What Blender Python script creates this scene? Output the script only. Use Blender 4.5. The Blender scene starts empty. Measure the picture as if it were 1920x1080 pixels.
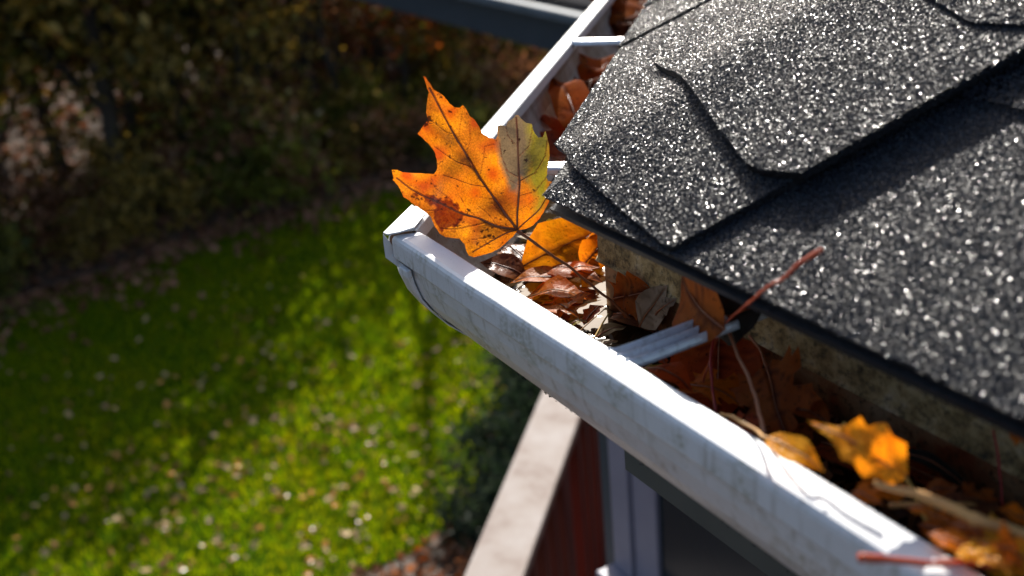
import bpy, math, random
import numpy as np
from mathutils import Vector, Matrix, geometry, noise
random.seed(7)
RNG = np.random.default_rng(7)
R = math.radians
SC = bpy.context.scene
COL = SC.collection

# ------------------------------------------------------------------ frame of the place
# X runs along the near gutter, Z is up, origin = outer top corner of the gutter (metres).
# The left gutter leaves the corner at 135 degrees (a bay corner).
S2 = math.sqrt(.5)
AX = Vector((1, 0, 0)); BX = Vector((-S2, S2, 0)); NA = Vector((0, 1, 0)); NB = Vector((S2, S2, 0)); UP = Vector((0, 0, 1))
BIS = Vector((math.cos(R(67.5)), math.sin(R(67.5)), 0)); SB = math.sin(R(67.5))

# ------------------------------------------------------------------ camera
CAM = Vector((0.6148, -0.2532, 0.2547)); AZ, PITCH, ROLL, FPX = R(151.105), R(24.498), R(-5.451), 2087.2
FW = Vector((math.cos(AZ)*math.cos(PITCH), math.sin(AZ)*math.cos(PITCH), -math.sin(PITCH)))
RT = Vector((math.sin(AZ), -math.cos(AZ), 0)); U0 = RT.cross(FW)
RT, U0 = (math.cos(ROLL)*RT + math.sin(ROLL)*U0), (-math.sin(ROLL)*RT + math.cos(ROLL)*U0)
cd = bpy.data.cameras.new('camera'); cam = bpy.data.objects.new('camera', cd); COL.objects.link(cam)
cam.matrix_world = Matrix(((RT.x, U0.x, -FW.x, CAM.x), (RT.y, U0.y, -FW.y, CAM.y), (RT.z, U0.z, -FW.z, CAM.z), (0, 0, 0, 1)))
cd.sensor_width = 36; cd.lens = FPX/1920*36; cd.clip_start = .02; cd.clip_end = 1500
cd.dof.use_dof = True; cd.dof.focus_distance = .715; cd.dof.aperture_fstop = 6.3; cd.dof.aperture_blades = 8
SC.camera = cam

# ------------------------------------------------------------------ sky, sun, exposure
SUN_AZ, SUN_EL = R(147), R(32)
world = bpy.data.worlds.new('World'); SC.world = world; world.use_nodes = True
nt = world.node_tree; bg = nt.nodes['Background']; bg.inputs['Strength'].default_value = .11
sky = nt.nodes.new('ShaderNodeTexSky'); sky.sky_type = 'NISHITA'; sky.sun_disc = False
sky.sun_elevation = SUN_EL; sky.sun_rotation = R(90) - SUN_AZ; sky.air_density = 1.0; sky.dust_density = 2.5
nt.links.new(sky.outputs[0], bg.inputs['Color'])
sund = bpy.data.lights.new('sun', 'SUN'); sund.energy = 5.0; sund.angle = R(.53); sund.color = (1, .95, .87)
sun = bpy.data.objects.new('sun', sund); COL.objects.link(sun)
SUNV = Vector((math.cos(SUN_AZ)*math.cos(SUN_EL), math.sin(SUN_AZ)*math.cos(SUN_EL), math.sin(SUN_EL)))
sun.rotation_euler = SUNV.to_track_quat('Z', 'Y').to_euler()
SC.view_settings.view_transform = 'Standard'; SC.view_settings.look = 'None'
SC.view_settings.exposure = 0.7; SC.view_settings.gamma = 1; SC.view_settings.use_curve_mapping = False
SC.render.engine = 'CYCLES'
try:
    SC.cycles.use_denoising = True; SC.cycles.denoiser = 'OPENIMAGEDENOISE'
    SC.cycles.max_bounces = 6; SC.cycles.caustics_reflective = False; SC.cycles.caustics_refractive = False
    SC.cycles.sample_clamp_indirect = 6
except Exception:
    pass

# ------------------------------------------------------------------ helpers
def at(x, y, n, c):
    """point of the plane p.n = c that the photograph's pixel (x, y) looks at"""
    d = FW + RT*((x-960)/FPX) - U0*((y-540)/FPX)
    n = Vector(n)
    return CAM + d*((c - n.dot(CAM))/n.dot(d))
def zat(x, y, z): return at(x, y, UP, z)
def yat(x, y, v): return at(x, y, NA, v)

def tag(o, label=None, cat=None, group=None, kind=None):
    if label: o['label'] = label
    if cat: o['category'] = cat
    if group: o['group'] = group
    if kind: o['kind'] = kind
    return o
def thing(name, loc, label, cat, group=None):
    o = bpy.data.objects.new(name, None); COL.objects.link(o); o.location = loc
    o.empty_display_size = .05
    return tag(o, label, cat, group)
def link(name, me, parent=None, mat=None, smooth=False):
    """links a mesh given in world coordinates under its (unrotated) parent"""
    if mat and not me.materials: me.materials.append(mat)
    o = bpy.data.objects.new(name, me); COL.objects.link(o)
    if smooth:
        me.polygons.foreach_set('use_smooth', [True]*len(me.polygons))
    if parent:
        o.parent = parent
        off = Vector((0, 0, 0)); q = parent
        while q: off += q.location; q = q.parent
        o.location = -off
    return o
def mesh(name, v, f):
    me = bpy.data.meshes.new(name); me.from_pydata([tuple(a) for a in v], [], f); me.update(); return me
def bigmesh(name, V, F):
    """V (n,3), F (m,k) numpy -> mesh, quickly"""
    me = bpy.data.meshes.new(name); n, m, k = len(V), len(F), F.shape[1]
    me.vertices.add(n); me.vertices.foreach_set('co', V.astype(np.float32).ravel())
    me.loops.add(m*k); me.loops.foreach_set('vertex_index', F.astype(np.int32).ravel())
    me.polygons.add(m); me.polygons.foreach_set('loop_start', np.arange(0, m*k, k, dtype=np.int32))
    me.polygons.foreach_set('loop_total', np.full(m, k, dtype=np.int32)); me.update(calc_edges=True); return me
def obj(name, v, f, mat, parent=None, smooth=False): return link(name, mesh(name, v, f), parent, mat, smooth)
def bevel(o, w, seg=2, ang=40):
    b = o.modifiers.new('bevel', 'BEVEL'); b.width = w; b.segments = seg; b.limit_method = 'ANGLE'; b.angle_limit = R(ang); return o
def prism(c0, ax, ay, az):
    """box from a corner and three edge vectors"""
    c0, ax, ay, az = map(Vector, (c0, ax, ay, az))
    v = [c0, c0+ax, c0+ax+ay, c0+ay]; v += [p+az for p in v]
    f = [(3,2,1,0),(4,5,6,7),(0,1,5,4),(1,2,6,5),(2,3,7,6),(3,0,4,7)]
    if ax.cross(ay).dot(az) < 0: f = [t[::-1] for t in f]
    return v, f
def box(name, c0, ax, ay, az, mat, parent=None, bw=0): 
    o = obj(name, *prism(c0, ax, ay, az), mat, parent)
    if bw: bevel(o, bw)
    return o
def tube_data(pts, rad, seg=7):
    pts = [Vector(p) for p in pts]; n = len(pts)
    rad = list(rad) if hasattr(rad, '__len__') else [rad]*n
    v, f = [], []; prev = None
    for i, p in enumerate(pts):
        t = (pts[min(i+1, n-1)] - pts[max(i-1, 0)]).normalized()
        if prev is None: prev = t.orthogonal().normalized()
        prev = (prev - t*prev.dot(t)).normalized(); b = t.cross(prev)
        for k in range(seg):
            a = 2*math.pi*k/seg; v.append(p + (prev*math.cos(a) + b*math.sin(a))*rad[i])
    for i in range(n-1):
        for k in range(seg):
            a, b2 = i*seg+k, i*seg+(k+1) % seg; f.append((a, b2, b2+seg, a+seg))
    f.append(tuple(range(seg))[::-1]); f.append(tuple(range((n-1)*seg, n*seg)))
    return v, f
def smooth_path(pts, n=6):
    """Catmull-Rom through the points"""
    P = [Vector(p) for p in pts]; P = [2*P[0]-P[1]] + P + [2*P[-1]-P[-2]]; out = []
    for i in range(1, len(P)-2):
        for k in range(n):
            t = k/n
            out.append(.5*((2*P[i]) + (P[i+1]-P[i-1])*t + (2*P[i-1]-5*P[i]+4*P[i+1]-P[i+2])*t*t + (3*P[i]-P[i-1]-3*P[i+1]+P[i+2])*t**3))
    out.append(P[-2]); return out
def tube(name, pts, rad, mat, parent=None, seg=7, n=6):
    pp = smooth_path(pts, n) if n else pts
    if hasattr(rad, '__len__'):
        rad = np.interp(np.linspace(0, 1, len(pp)), np.linspace(0, 1, len(rad)), rad)
        rad = [q*(1+.28*noise.noise(Vector((k*.7, q*9000, 3)))) for k, q in enumerate(rad)]
        pp = [p+Vector((noise.noise(p*90), noise.noise(p*90+Vector((5, 0, 0))), noise.noise(p*90+Vector((0, 7, 0)))))*float(rad[k])*(.8 if 0 < k < len(pp)-1 else 0) for k, p in enumerate(pp)]
    return obj(name, *tube_data(pp, rad, seg), mat, parent, True)

# ------------------------------------------------------------------ materials
def N(t, kind, **kw):
    n = t.nodes.new(kind)
    for k, v in kw.items():
        if k in n.inputs: n.inputs[k].default_value = v
        else: setattr(n, k, v)
    return n
def new_mat(name):
    m = bpy.data.materials.new(name); m.use_nodes = True; t = m.node_tree
    return m, t, t.nodes['Principled BSDF']
def coords(t, scale, obj_=True):
    tc = N(t, 'ShaderNodeNewGeometry'); mp = N(t, 'ShaderNodeMapping'); mp.inputs['Scale'].default_value = scale if hasattr(scale, '__len__') else (scale,)*3
    t.links.new(tc.outputs['Position'], mp.inputs['Vector']); return mp.outputs[0]
def noise_n(t, vec, scale, detail=4, rough=.55):
    n = N(t, 'ShaderNodeTexNoise', Scale=scale, Detail=detail, Roughness=rough); t.links.new(vec, n.inputs['Vector']); return n.outputs[0]
def ramp(t, fac, stops):
    r = N(t, 'ShaderNodeValToRGB'); e = r.color_ramp.elements
    while len(e) < len(stops): e.new(.5)
    for i, (p, c) in enumerate(stops):
        e[i].position = p; e[i].color = (*c, 1) if hasattr(c, '__len__') else (c, c, c, 1)
    t.links.new(fac, r.inputs[0]); return r.outputs[0]
def mix(t, fac, a, b, mode='MIX'):
    m = N(t, 'ShaderNodeMix'); m.data_type = 'RGBA'; m.blend_type = mode
    for s, v in ((m.inputs[0], fac), (m.inputs[6], a), (m.inputs[7], b)):
        if isinstance(v, bpy.types.NodeSocket): t.links.new(v, s)
        elif hasattr(v, '__len__'): s.default_value = (*v, 1)
        else: s.default_value = v
    return m.outputs[2]
def bump(t, h, dist, strength=1, to=None):
    b = N(t, 'ShaderNodeBump', Strength=strength, Distance=dist); t.links.new(h, b.inputs['Height'])
    if to is not None: t.links.new(b.outputs[0], to.inputs['Normal'])
    return b.outputs[0]
def simple(name, c1, c2=None, rough=.6, scale=20, bump_d=0, spec=.5, metal=0, stretch=(1, 1, 1)):
    m, t, p = new_mat(name); p.inputs['Roughness'].default_value = rough; p.inputs['Metallic'].default_value = metal
    p.inputs['Specular IOR Level'].default_value = spec
    v = coords(t, stretch); n = noise_n(t, v, scale, 6, .6)
    t.links.new(ramp(t, n, [(.3, c1), (.7, c2 or c1)]), p.inputs['Base Color'])
    if bump_d: bump(t, n, bump_d, 1, p)
    return m

M = {}
def make_white_metal():
    m, t, p = new_mat('white_painted_aluminium'); g = coords(t, 1)
    big = noise_n(t, g, 22, 5, .6); fine = noise_n(t, g, 320, 3, .7); speck = noise_n(t, g, 900, 2, .5)
    base = mix(t, ramp(t, big, [(.45, 0.), (.8, .5)]), (.63, .65, .67), (.50, .50, .47))
    # grime: pin-prick dirt everywhere and greenish algae in patches
    base = mix(t, ramp(t, speck, [(.66, 0.), (.74, .55)]), base, (.16, .15, .12))
    alg = mix(t, 1., ramp(t, noise_n(t, g, 34, 3, .6), [(.52, 0.), (.62, 1.)]), ramp(t, fine, [(.42, 0.), (.6, 1.)]), 'MULTIPLY')
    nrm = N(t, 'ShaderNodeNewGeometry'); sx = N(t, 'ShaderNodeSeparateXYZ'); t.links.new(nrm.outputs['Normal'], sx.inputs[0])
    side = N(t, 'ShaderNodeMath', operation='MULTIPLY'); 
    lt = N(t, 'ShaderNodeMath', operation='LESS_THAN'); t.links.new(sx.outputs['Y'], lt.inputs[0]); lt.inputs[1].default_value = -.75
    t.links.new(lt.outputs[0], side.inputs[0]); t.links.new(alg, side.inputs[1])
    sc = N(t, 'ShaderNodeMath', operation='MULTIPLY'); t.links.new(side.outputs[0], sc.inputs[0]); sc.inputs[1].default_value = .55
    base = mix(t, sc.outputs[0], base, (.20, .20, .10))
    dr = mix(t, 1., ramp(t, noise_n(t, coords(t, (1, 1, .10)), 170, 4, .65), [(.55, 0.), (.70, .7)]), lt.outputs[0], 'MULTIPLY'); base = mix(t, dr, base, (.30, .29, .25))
    t.links.new(base, p.inputs['Base Color']); p.inputs['Roughness'].default_value = .38
    bump(t, fine, .00012, .5, p); return m
M['white'] = make_white_metal()
def make_inner():
    m, t, p = new_mat('stained_gutter_inside'); g = coords(t, 1)
    n1 = noise_n(t, g, 14, 5, .65); n2 = noise_n(t, coords(t, (1, 1, .25)), 60, 5, .7); n3 = noise_n(t, g, 420, 2, .6)
    c = ramp(t, n1, [(.3, (.50, .49, .49)), (.5, (.42, .38, .34)), (.7, (.20, .14, .09))])
    c = mix(t, ramp(t, n2, [(.48, 0.), (.68, .8)]), c, (.16, .11, .07))
    c = mix(t, ramp(t, n3, [(.62, 0.), (.72, .8)]), c, (.05, .04, .03))
    t.links.new(c, p.inputs['Base Color']); p.inputs['Roughness'].default_value = .42; bump(t, n3, .0002, .5, p); return m
M['inner'] = make_inner()
def make_back():
    m, t, p = new_mat('rust_brown_gutter_back'); g = coords(t, 1)
    n1 = noise_n(t, g, 30, 6, .65); n3 = noise_n(t, g, 300, 3, .6)
    c = ramp(t, n1, [(.3, (.46, .34, .20)), (.5, (.36, .19, .09)), (.62, (.24, .06, .022)), (.75, (.05, .02, .012))])
    c = mix(t, ramp(t, n3, [(.55, 0.), (.66, .8)]), c, (.02, .015, .01))
    t.links.new(c, p.inputs['Base Color']); p.inputs['Roughness'].default_value = .35; bump(t, n3, .0006, .8, p); return m
M['back'] = make_back()
def make_moss():
    m, t, p = new_mat('mossy_drip_edge'); g = coords(t, 1)
    n1 = noise_n(t, g, 60, 6, .7); n2 = noise_n(t, g, 230, 6, .8)
    c = ramp(t, n1, [(.3, (.60, .50, .33)), (.46, (.52, .38, .17)), (.58, (.28, .19, .07)), (.68, (.05, .04, .022))])
    c = mix(t, ramp(t, n2, [(.50, 0.), (.62, .75)]), c, (.03, .024, .012))
    c = mix(t, ramp(t, noise_n(t, g, 700, 3, .7), [(.6, 0.), (.68, .3)]), c, (.5, .45, .33))
    t.links.new(c, p.inputs['Base Color']); p.inputs['Roughness'].default_value = .8; bump(t, n2, .0012, 1, p); return m
M['moss'] = make_moss()
def make_shingle():
    m, t, p = new_mat('asphalt_shingle_bed'); g = coords(t, 1)
    v = N(t, 'ShaderNodeTexVoronoi', Scale=750); t.links.new(g, v.inputs['Vector'])
    n = noise_n(t, g, 600, 3, .6)
    t.links.new(mix(t, ramp(t, n, [(.35, 0.), (.7, 1.)]), (.004, .0045, .006), (.012, .013, .017)), p.inputs['Base Color'])
    p.inputs['Roughness'].default_value = .5; p.inputs['Specular IOR Level'].default_value = .2; bump(t, v.outputs['Distance'], .0011, 1, p); return m
M['shingle'] = make_shingle()
def make_granule():
    m, t, p = new_mat('dark_mineral_granule')
    at_ = N(t, 'ShaderNodeAttribute'); at_.attribute_type = 'INSTANCER'; at_.attribute_name = 'tone'
    c = ramp(t, at_.outputs['Fac'], [(0., (.003, .0035, .006)), (.5, (.007, .009, .015)), (.8, (.014, .017, .027)), (.93, (.012, .026, .036)), (1., (.06, .052, .052))])
    t.links.new(c, p.inputs['Base Color']); p.inputs['Roughness'].default_value = .20; p.inputs['Specular IOR Level'].default_value = .33
    return m
M['granule'] = make_granule()
M['felt'] = simple('black_tar_edge', (.006, .006, .008), (.015, .016, .02), .5, 300, .0006)
M['wood'] = simple('roof_deck_board', (.10, .07, .045), (.16, .12, .08), .8, 40, .001)
def make_hanger():
    m, t, p = new_mat('brushed_hanger_metal'); g = coords(t, 1); n = noise_n(t, g, 260, 4, .6)
    t.links.new(mix(t, ramp(t, n, [(.5, 0.), (.75, .7)]), (.70, .72, .77), (.34, .33, .31)), p.inputs['Base Color'])
    p.inputs['Roughness'].default_value = .3; p.inputs['Metallic'].default_value = .35; return m
M['hanger'] = make_hanger()
def make_water():
    m, t, p = new_mat('brown_puddle_water'); g = coords(t, 1)
    p.inputs['Base Color'].default_value = (.035, .022, .010, 1); p.inputs['Roughness'].default_value = .03
    p.inputs['IOR'].default_value = 1.33; p.inputs['Specular IOR Level'].default_value = .9
    bump(t, noise_n(t, g, 45, 2, .4), .0012, 1, p); return m
M['water'] = make_water()
def leaf_mat(name, cols, trans, vein=(.10, .03, .01), spot=(.05, .015, .008), spot_amt=.5, scale=60, rough=.38, tw=.6, hero=False, gloss=.10):
    """cols: three colours across the blade; trans: tint of light coming through"""
    m, t, p = new_mat(name); t.nodes.remove(p); out = t.nodes['Material Output']
    tc = N(t, 'ShaderNodeTexCoord'); g = tc.outputs['Object']
    def nz(s, d=4, r=.6): return noise_n(t, g, s, d, r)
    c = ramp(t, nz(scale, 5), [(.3, cols[0]), (.5, cols[1]), (.72, cols[2])])
    tr = mix(t, ramp(t, nz(scale*.8, 4), [(.35, 0.), (.7, 1.)]), trans[0], trans[1])
    av = N(t, 'ShaderNodeAttribute'); av.attribute_name = 'vein'
    dark = ramp(t, nz(scale*6, 3, .65), [(.68-.16*spot_amt, 0.), (.74-.10*spot_amt, .9)])
    if hero:
        ad = N(t, 'ShaderNodeAttribute'); ad.attribute_name = 'lobe_shade'
        ay = N(t, 'ShaderNodeAttribute'); ay.attribute_name = 'olive'
        ab = N(t, 'ShaderNodeAttribute'); ab.attribute_name = 'blotch'
        ar = N(t, 'ShaderNodeAttribute'); ar.attribute_name = 'ruddy'
        vo = N(t, 'ShaderNodeTexVoronoi', Scale=520); vo.feature = 'DISTANCE_TO_EDGE'; t.links.new(g, vo.inputs['Vector']); net = ramp(t, vo.outputs['Distance'], [(.0, .62), (.10, 1.)])
        c = mix(t, 1., c, net, 'MULTIPLY'); tr = mix(t, 1., tr, net, 'MULTIPLY')
        c = mix(t, ar.outputs['Fac'], c, (.46, .13, .02)); tr = mix(t, ar.outputs['Fac'], tr, (.50, .065, .003))
        c = mix(t, ad.outputs['Fac'], c, (.46, .36, .24)); tr = mix(t, ad.outputs['Fac'], tr, (.17, .105, .045))  # shadow on the upper right lobe, put into surface and transmitted colour
        c = mix(t, ay.outputs['Fac'], c, (.30, .26, .06)); tr = mix(t, ay.outputs['Fac'], tr, (.26, .20, .012))
        bl = mix(t, 1., ab.outputs['Fac'], ramp(t, nz(330, 4, .7), [(.25, .75), (.6, 1.)]), 'MULTIPLY')
        c = mix(t, bl, c, (.16, .03, .008)); tr = mix(t, bl, tr, (.13, .012, .001))
        dt = N(t, 'ShaderNodeAttribute'); dt.attribute_name = 'dots'; c = mix(t, dt.outputs['Fac'], c, (.03, .008, .004)); tr = mix(t, dt.outputs['Fac'], tr, (.02, .003, .001))
        mott = ramp(t, nz(900, 3, .7), [(.35, .72), (.62, 1.)])
        c = mix(t, 1., c, mott, 'MULTIPLY'); tr = mix(t, 1., tr, mott, 'MULTIPLY')
    c = mix(t, dark, c, spot); tr = mix(t, dark, tr, tuple(.3*a for a in spot))
    c = mix(t, av.outputs['Fac'], c, vein); tr = mix(t, av.outputs['Fac'], tr, tuple(.7*a for a in vein))
    d = N(t, 'ShaderNodeBsdfDiffuse'); tl = N(t, 'ShaderNodeBsdfTranslucent'); gl = N(t, 'ShaderNodeBsdfGlossy', Roughness=rough)
    t.links.new(c, d.inputs[0]); t.links.new(tr, tl.inputs[0])
    hb = N(t, 'ShaderNodeMath', operation='MULTIPLY'); t.links.new(av.outputs['Fac'], hb.inputs[0]); hb.inputs[1].default_value = -1
    sm = N(t, 'ShaderNodeMath', operation='ADD'); t.links.new(hb.outputs[0], sm.inputs[0]); t.links.new(nz(260, 3), sm.inputs[1])
    b = bump(t, sm.outputs[0], .0007, .8)
    for q in (d, tl, gl): t.links.new(b, q.inputs['Normal'])
    m1 = N(t, 'ShaderNodeMixShader'); m1.inputs[0].default_value = tw; t.links.new(d.outputs[0], m1.inputs[1]); t.links.new(tl.outputs[0], m1.inputs[2])
    fr = N(t, 'ShaderNodeFresnel', IOR=1.4); fm = N(t, 'ShaderNodeMath', operation='MULTIPLY'); t.links.new(fr.outputs[0], fm.inputs[0]); fm.inputs[1].default_value = gloss*2
    m2 = N(t, 'ShaderNodeMixShader'); t.links.new(fm.outputs[0], m2.inputs[0]); t.links.new(m1.outputs[0], m2.inputs[1]); t.links.new(gl.outputs[0], m2.inputs[2])
    t.links.new(m2.outputs[0], out.inputs[0]); return m
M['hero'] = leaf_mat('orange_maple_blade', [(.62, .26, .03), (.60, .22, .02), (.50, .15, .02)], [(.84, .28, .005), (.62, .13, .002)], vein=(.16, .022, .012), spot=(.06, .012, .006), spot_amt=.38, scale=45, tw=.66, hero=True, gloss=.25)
M['yellow'] = leaf_mat('yellow_orange_blade', [(.75, .42, .04), (.72, .34, .02), (.62, .24, .02)], [(1., .33, .005), (.85, .18, .003)], vein=(.45, .13, .01), spot_amt=.45, tw=.55, scale=90)
M['orange'] = leaf_mat('orange_blade', [(.72, .24, .015), (.62, .16, .012), (.46, .09, .01)], [(1., .28, .006), (.85, .16, .005)], vein=(.22, .05, .01), spot_amt=.35)
M['rust'] = leaf_mat('rust_brown_blade', [(.56, .17, .035), (.46, .12, .025), (.30, .08, .02)], [(.75, .16, .01), (.55, .10, .008)], vein=(.10, .02, .01), spot_amt=.45)
M['red'] = leaf_mat('dark_red_blade', [(.62, .11, .025), (.50, .08, .02), (.62, .16, .03)], [(.7, .08, .01), (.6, .09, .008)], vein=(.12, .012, .01), spot_amt=.5)
M['brown'] = leaf_mat('purple_brown_wet_blade', [(.26, .09, .035), (.17, .06, .03), (.32, .12, .04)], [(.35, .10, .015), (.2, .06, .015)], vein=(.05, .02, .015), spot_amt=.3, rough=.25, gloss=.16, tw=.35)
M['tan'] = leaf_mat('dry_tan_blade', [(.52, .40, .22), (.44, .31, .15), (.34, .22, .11)], [(.6, .38, .12), (.4, .24, .08)], vein=(.22, .13, .06), spot_amt=.3)
M['olive'] = leaf_mat('olive_yellow_blade', [(.36, .28, .07), (.42, .30, .05), (.22, .15, .05)], [(.6, .42, .03), (.5, .3, .02)], vein=(.16, .10, .03), spot_amt=.4)
M['greydead'] = leaf_mat('grey_beige_dead_blade', [(.33, .27, .20), (.28, .21, .15), (.18, .13, .09)], [(.2, .14, .08), (.14, .1, .06)], vein=(.12, .08, .05), spot_amt=.3, tw=.2)
M['black'] = leaf_mat('blackened_blade', [(.02, .018, .018), (.03, .025, .022), (.012, .01, .01)], [(.02, .01, .01), (.02, .01, .01)], vein=(.01, .01, .01), spot_amt=.1, tw=.1, rough=.3)
M['odull'] = leaf_mat('dull_orange_blade', [(.42, .12, .015), (.34, .08, .012), (.22, .05, .01)], [(.75, .18, .008), (.5, .09, .006)], vein=(.14, .03, .01), spot_amt=.4, gloss=.02, rough=.6)
M['rdull'] = leaf_mat('dull_rust_blade', [(.20, .06, .02), (.15, .04, .014), (.09, .03, .012)], [(.3, .06, .01), (.2, .04, .008)], vein=(.06, .02, .01), spot_amt=.4, gloss=.02, rough=.6)
M['redstem'] = simple('red_orange_stalk', (.40, .045, .016), (.52, .09, .025), .35, 150)
M['crimson'] = simple('crimson_stalk', (.36, .02, .02), (.45, .04, .03), .35, 150)
M['brownstem'] = simple('brown_stalk', (.20, .055, .02), (.33, .10, .03), .4, 120)
M['tanstem'] = simple('tan_stalk', (.45, .22, .07), (.62, .33, .10), .5, 120)
M['needle'] = simple('yellow_needle', (.55, .30, .05), (.68, .42, .08), .5, 120)
M['pinkstem'] = simple('pinkish_brown_stalk', (.42, .16, .08), (.52, .22, .11), .45, 120)

# ================================================================== GROUND AND FAR THINGS
GZ = -4.8
def terrain(x, y):
    d = max(0., -(x + 13.2 + .12*(y-3)))             # metres into the wood
    z = GZ + .17*d + .35*(noise.noise(Vector((x*.16, y*.16, 0))) if d > 0 else 0)*min(1, d/3)
    return z
def ground_sheet():
    xs = np.concatenate([np.linspace(-400, -60, 18), np.linspace(-56, -13, 44), np.linspace(-12, 20, 8), np.linspace(60, 300, 5)])
    ys = np.concatenate([np.linspace(-300, -40, 10), np.linspace(-32, 40, 60), np.linspace(60, 400, 10)])
    v = [(x, y, terrain(x, y) if x > -60 else GZ + .17*(46.8) + .0*x) for x in xs for y in ys]
    n = len(ys); f = [(i*n+j, (i+1)*n+j, (i+1)*n+j+1, i*n+j+1) for i in range(len(xs)-1) for j in range(n-1)]
    m, t, p = new_mat('woodland_floor'); g = coords(t, 1)
    c = ramp(t, noise_n(t, g, 3.5, 8, .75), [(.3, (.030, .020, .012)), (.5, (.085, .050, .030)), (.62, (.17, .10, .065)), (.78, (.05, .045, .02))])
    t.links.new(c, p.inputs['Base Color']); p.inputs['Roughness'].default_value = .85
    bump(t, noise_n(t, g, 14, 5, .7), .05, 1, p)
    return tag(obj('ground', v, f, m, None, True), kind='structure')
ground_sheet()
def lawn_sheet():
    m, t, p = new_mat('lawn_turf'); g = coords(t, 1)
    c = ramp(t, noise_n(t, g, 1.1, 6, .6), [(.3, (.020, .050, .003)), (.55, (.045, .085, .004)), (.75, (.075, .095, .005))])
    t.links.new(c, p.inputs['Base Color']); p.inputs['Roughness'].default_value = .9; p.inputs['Specular IOR Level'].default_value = 0; bump(t, noise_n(t, g, 40, 4, .7), .02, 1, p)
    # edges follow the wood's border on one side and the planted bed on the other
    far = [(-13.1 - .12*(y-3) + .35*noise.noise(Vector((y*.5, 3, 0))), y) for y in np.linspace(-30, 40, 90)]
    near = [(-5.62 + .10*noise.noise(Vector((y, 7, 0))) - (.0 if y < 2.75 else min(1.7, (y-2.75)*1.15)), y) for y in np.linspace(-30, 40, 90)]
    v = [(x, y, GZ+.006) for x, y in far] + [(x, y, GZ+.006) for x, y in near]
    f = [(i, 90+i, 91+i, i+1) for i in range(89)]
    return tag(obj('lawn', v, f, m), kind='structure'), far, near
lawn, FAR, NEAR = lawn_sheet()
NEARY = np.array([a[1] for a in NEAR]); NEARX = np.array([a[0] for a in NEAR]); FARX = np.array([a[0] for a in FAR])
def on_lawn(x, y): return (x < np.interp(y, NEARY, NEARX)) & (x > np.interp(y, NEARY, FARX))
def bed_sheet():
    m, t, p = new_mat('mulch_bed_soil'); g = coords(t, 1)
    t.links.new(ramp(t, noise_n(t, g, 16, 7, .75), [(.3, (.02, .013, .009)), (.5, (.07, .04, .025)), (.7, (.16, .08, .045))]), p.inputs['Base Color'])
    bump(t, noise_n(t, g, 30, 4, .7), .03, 1, p)
    v = [(x+.02, y, GZ+.004) for x, y in NEAR] + [(-1.5, y, GZ+.004) for x, y in NEAR]
    f = [(i, 90+i, 91+i, i+1) for i in range(89)]
    return tag(obj('planting_bed_ground', v, f, m), kind='structure')
bed_sheet()

def veg_mat(name, stops, trans, tw=.45, rnd_scale=.9):
    m, t, p = new_mat(name); t.nodes.remove(p); out = t.nodes['Material Output']
    gi = N(t, 'ShaderNodeNewGeometry'); n = noise_n(t, gi.outputs['Position'], rnd_scale, 3, .6)
    r = N(t, 'ShaderNodeMath', operation='ADD'); ri = N(t, 'ShaderNodeMath', operation='MULTIPLY'); t.links.new(gi.outputs['Random Per Island'], ri.inputs[0]); ri.inputs[1].default_value = .5
    rs = N(t, 'ShaderNodeMath', operation='MULTIPLY'); t.links.new(n, rs.inputs[0]); rs.inputs[1].default_value = .7
    t.links.new(ri.outputs[0], r.inputs[0]); t.links.new(rs.outputs[0], r.inputs[1])
    c = ramp(t, r.outputs[0], stops)
    d = N(t, 'ShaderNodeBsdfDiffuse'); tl = N(t, 'ShaderNodeBsdfTranslucent'); t.links.new(c, d.inputs[0])
    t.links.new(mix(t, 1., c, trans, 'MULTIPLY'), tl.inputs[0])
    mx = N(t, 'ShaderNodeMixShader'); mx.inputs[0].default_value = tw; t.links.new(d.outputs[0], mx.inputs[1]); t.links.new(tl.outputs[0], mx.inputs[2])
    gl = N(t, 'ShaderNodeBsdfGlossy', Roughness=.45); m2 = N(t, 'ShaderNodeMixShader'); m2.inputs[0].default_value = .008
    t.links.new(mx.outputs[0], m2.inputs[1]); t.links.new(gl.outputs[0], m2.inputs[2]); t.links.new(m2.outputs[0], out.inputs[0]); return m
M['grass'] = veg_mat('grass_blades', [(0.2, (0.0246, 0.0782, 0.0008)), (0.5, (0.0902, 0.1564, 0.001)), (0.75, (0.205, 0.2392, 0.002)), (0.95, (0.1968, 0.1656, 0.006))], (2.2, 2.1, .2), .55, .8)
def cards(P, size, D=None, aspect=.6):
    """n small leaf-shaped quads (kite) at points P with random orientation"""
    n = len(P); a = RNG.normal(size=(n, 3)) if D is None else D
    a /= np.linalg.norm(a, axis=1)[:, None]
    b = RNG.normal(size=(n, 3)); b -= a*(a*b).sum(1)[:, None]; b /= np.linalg.norm(b, axis=1)[:, None]
    s = (size*RNG.uniform(.6, 1.4, n))[:, None]
    V = np.stack([P-a*s*.5, P+b*s*.5*aspect+a*s*.05, P+a*s*.5, P-b*s*.5*aspect+a*s*.05], 1).reshape(-1, 3)
    return V, np.arange(4*n).reshape(n, 4)
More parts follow.
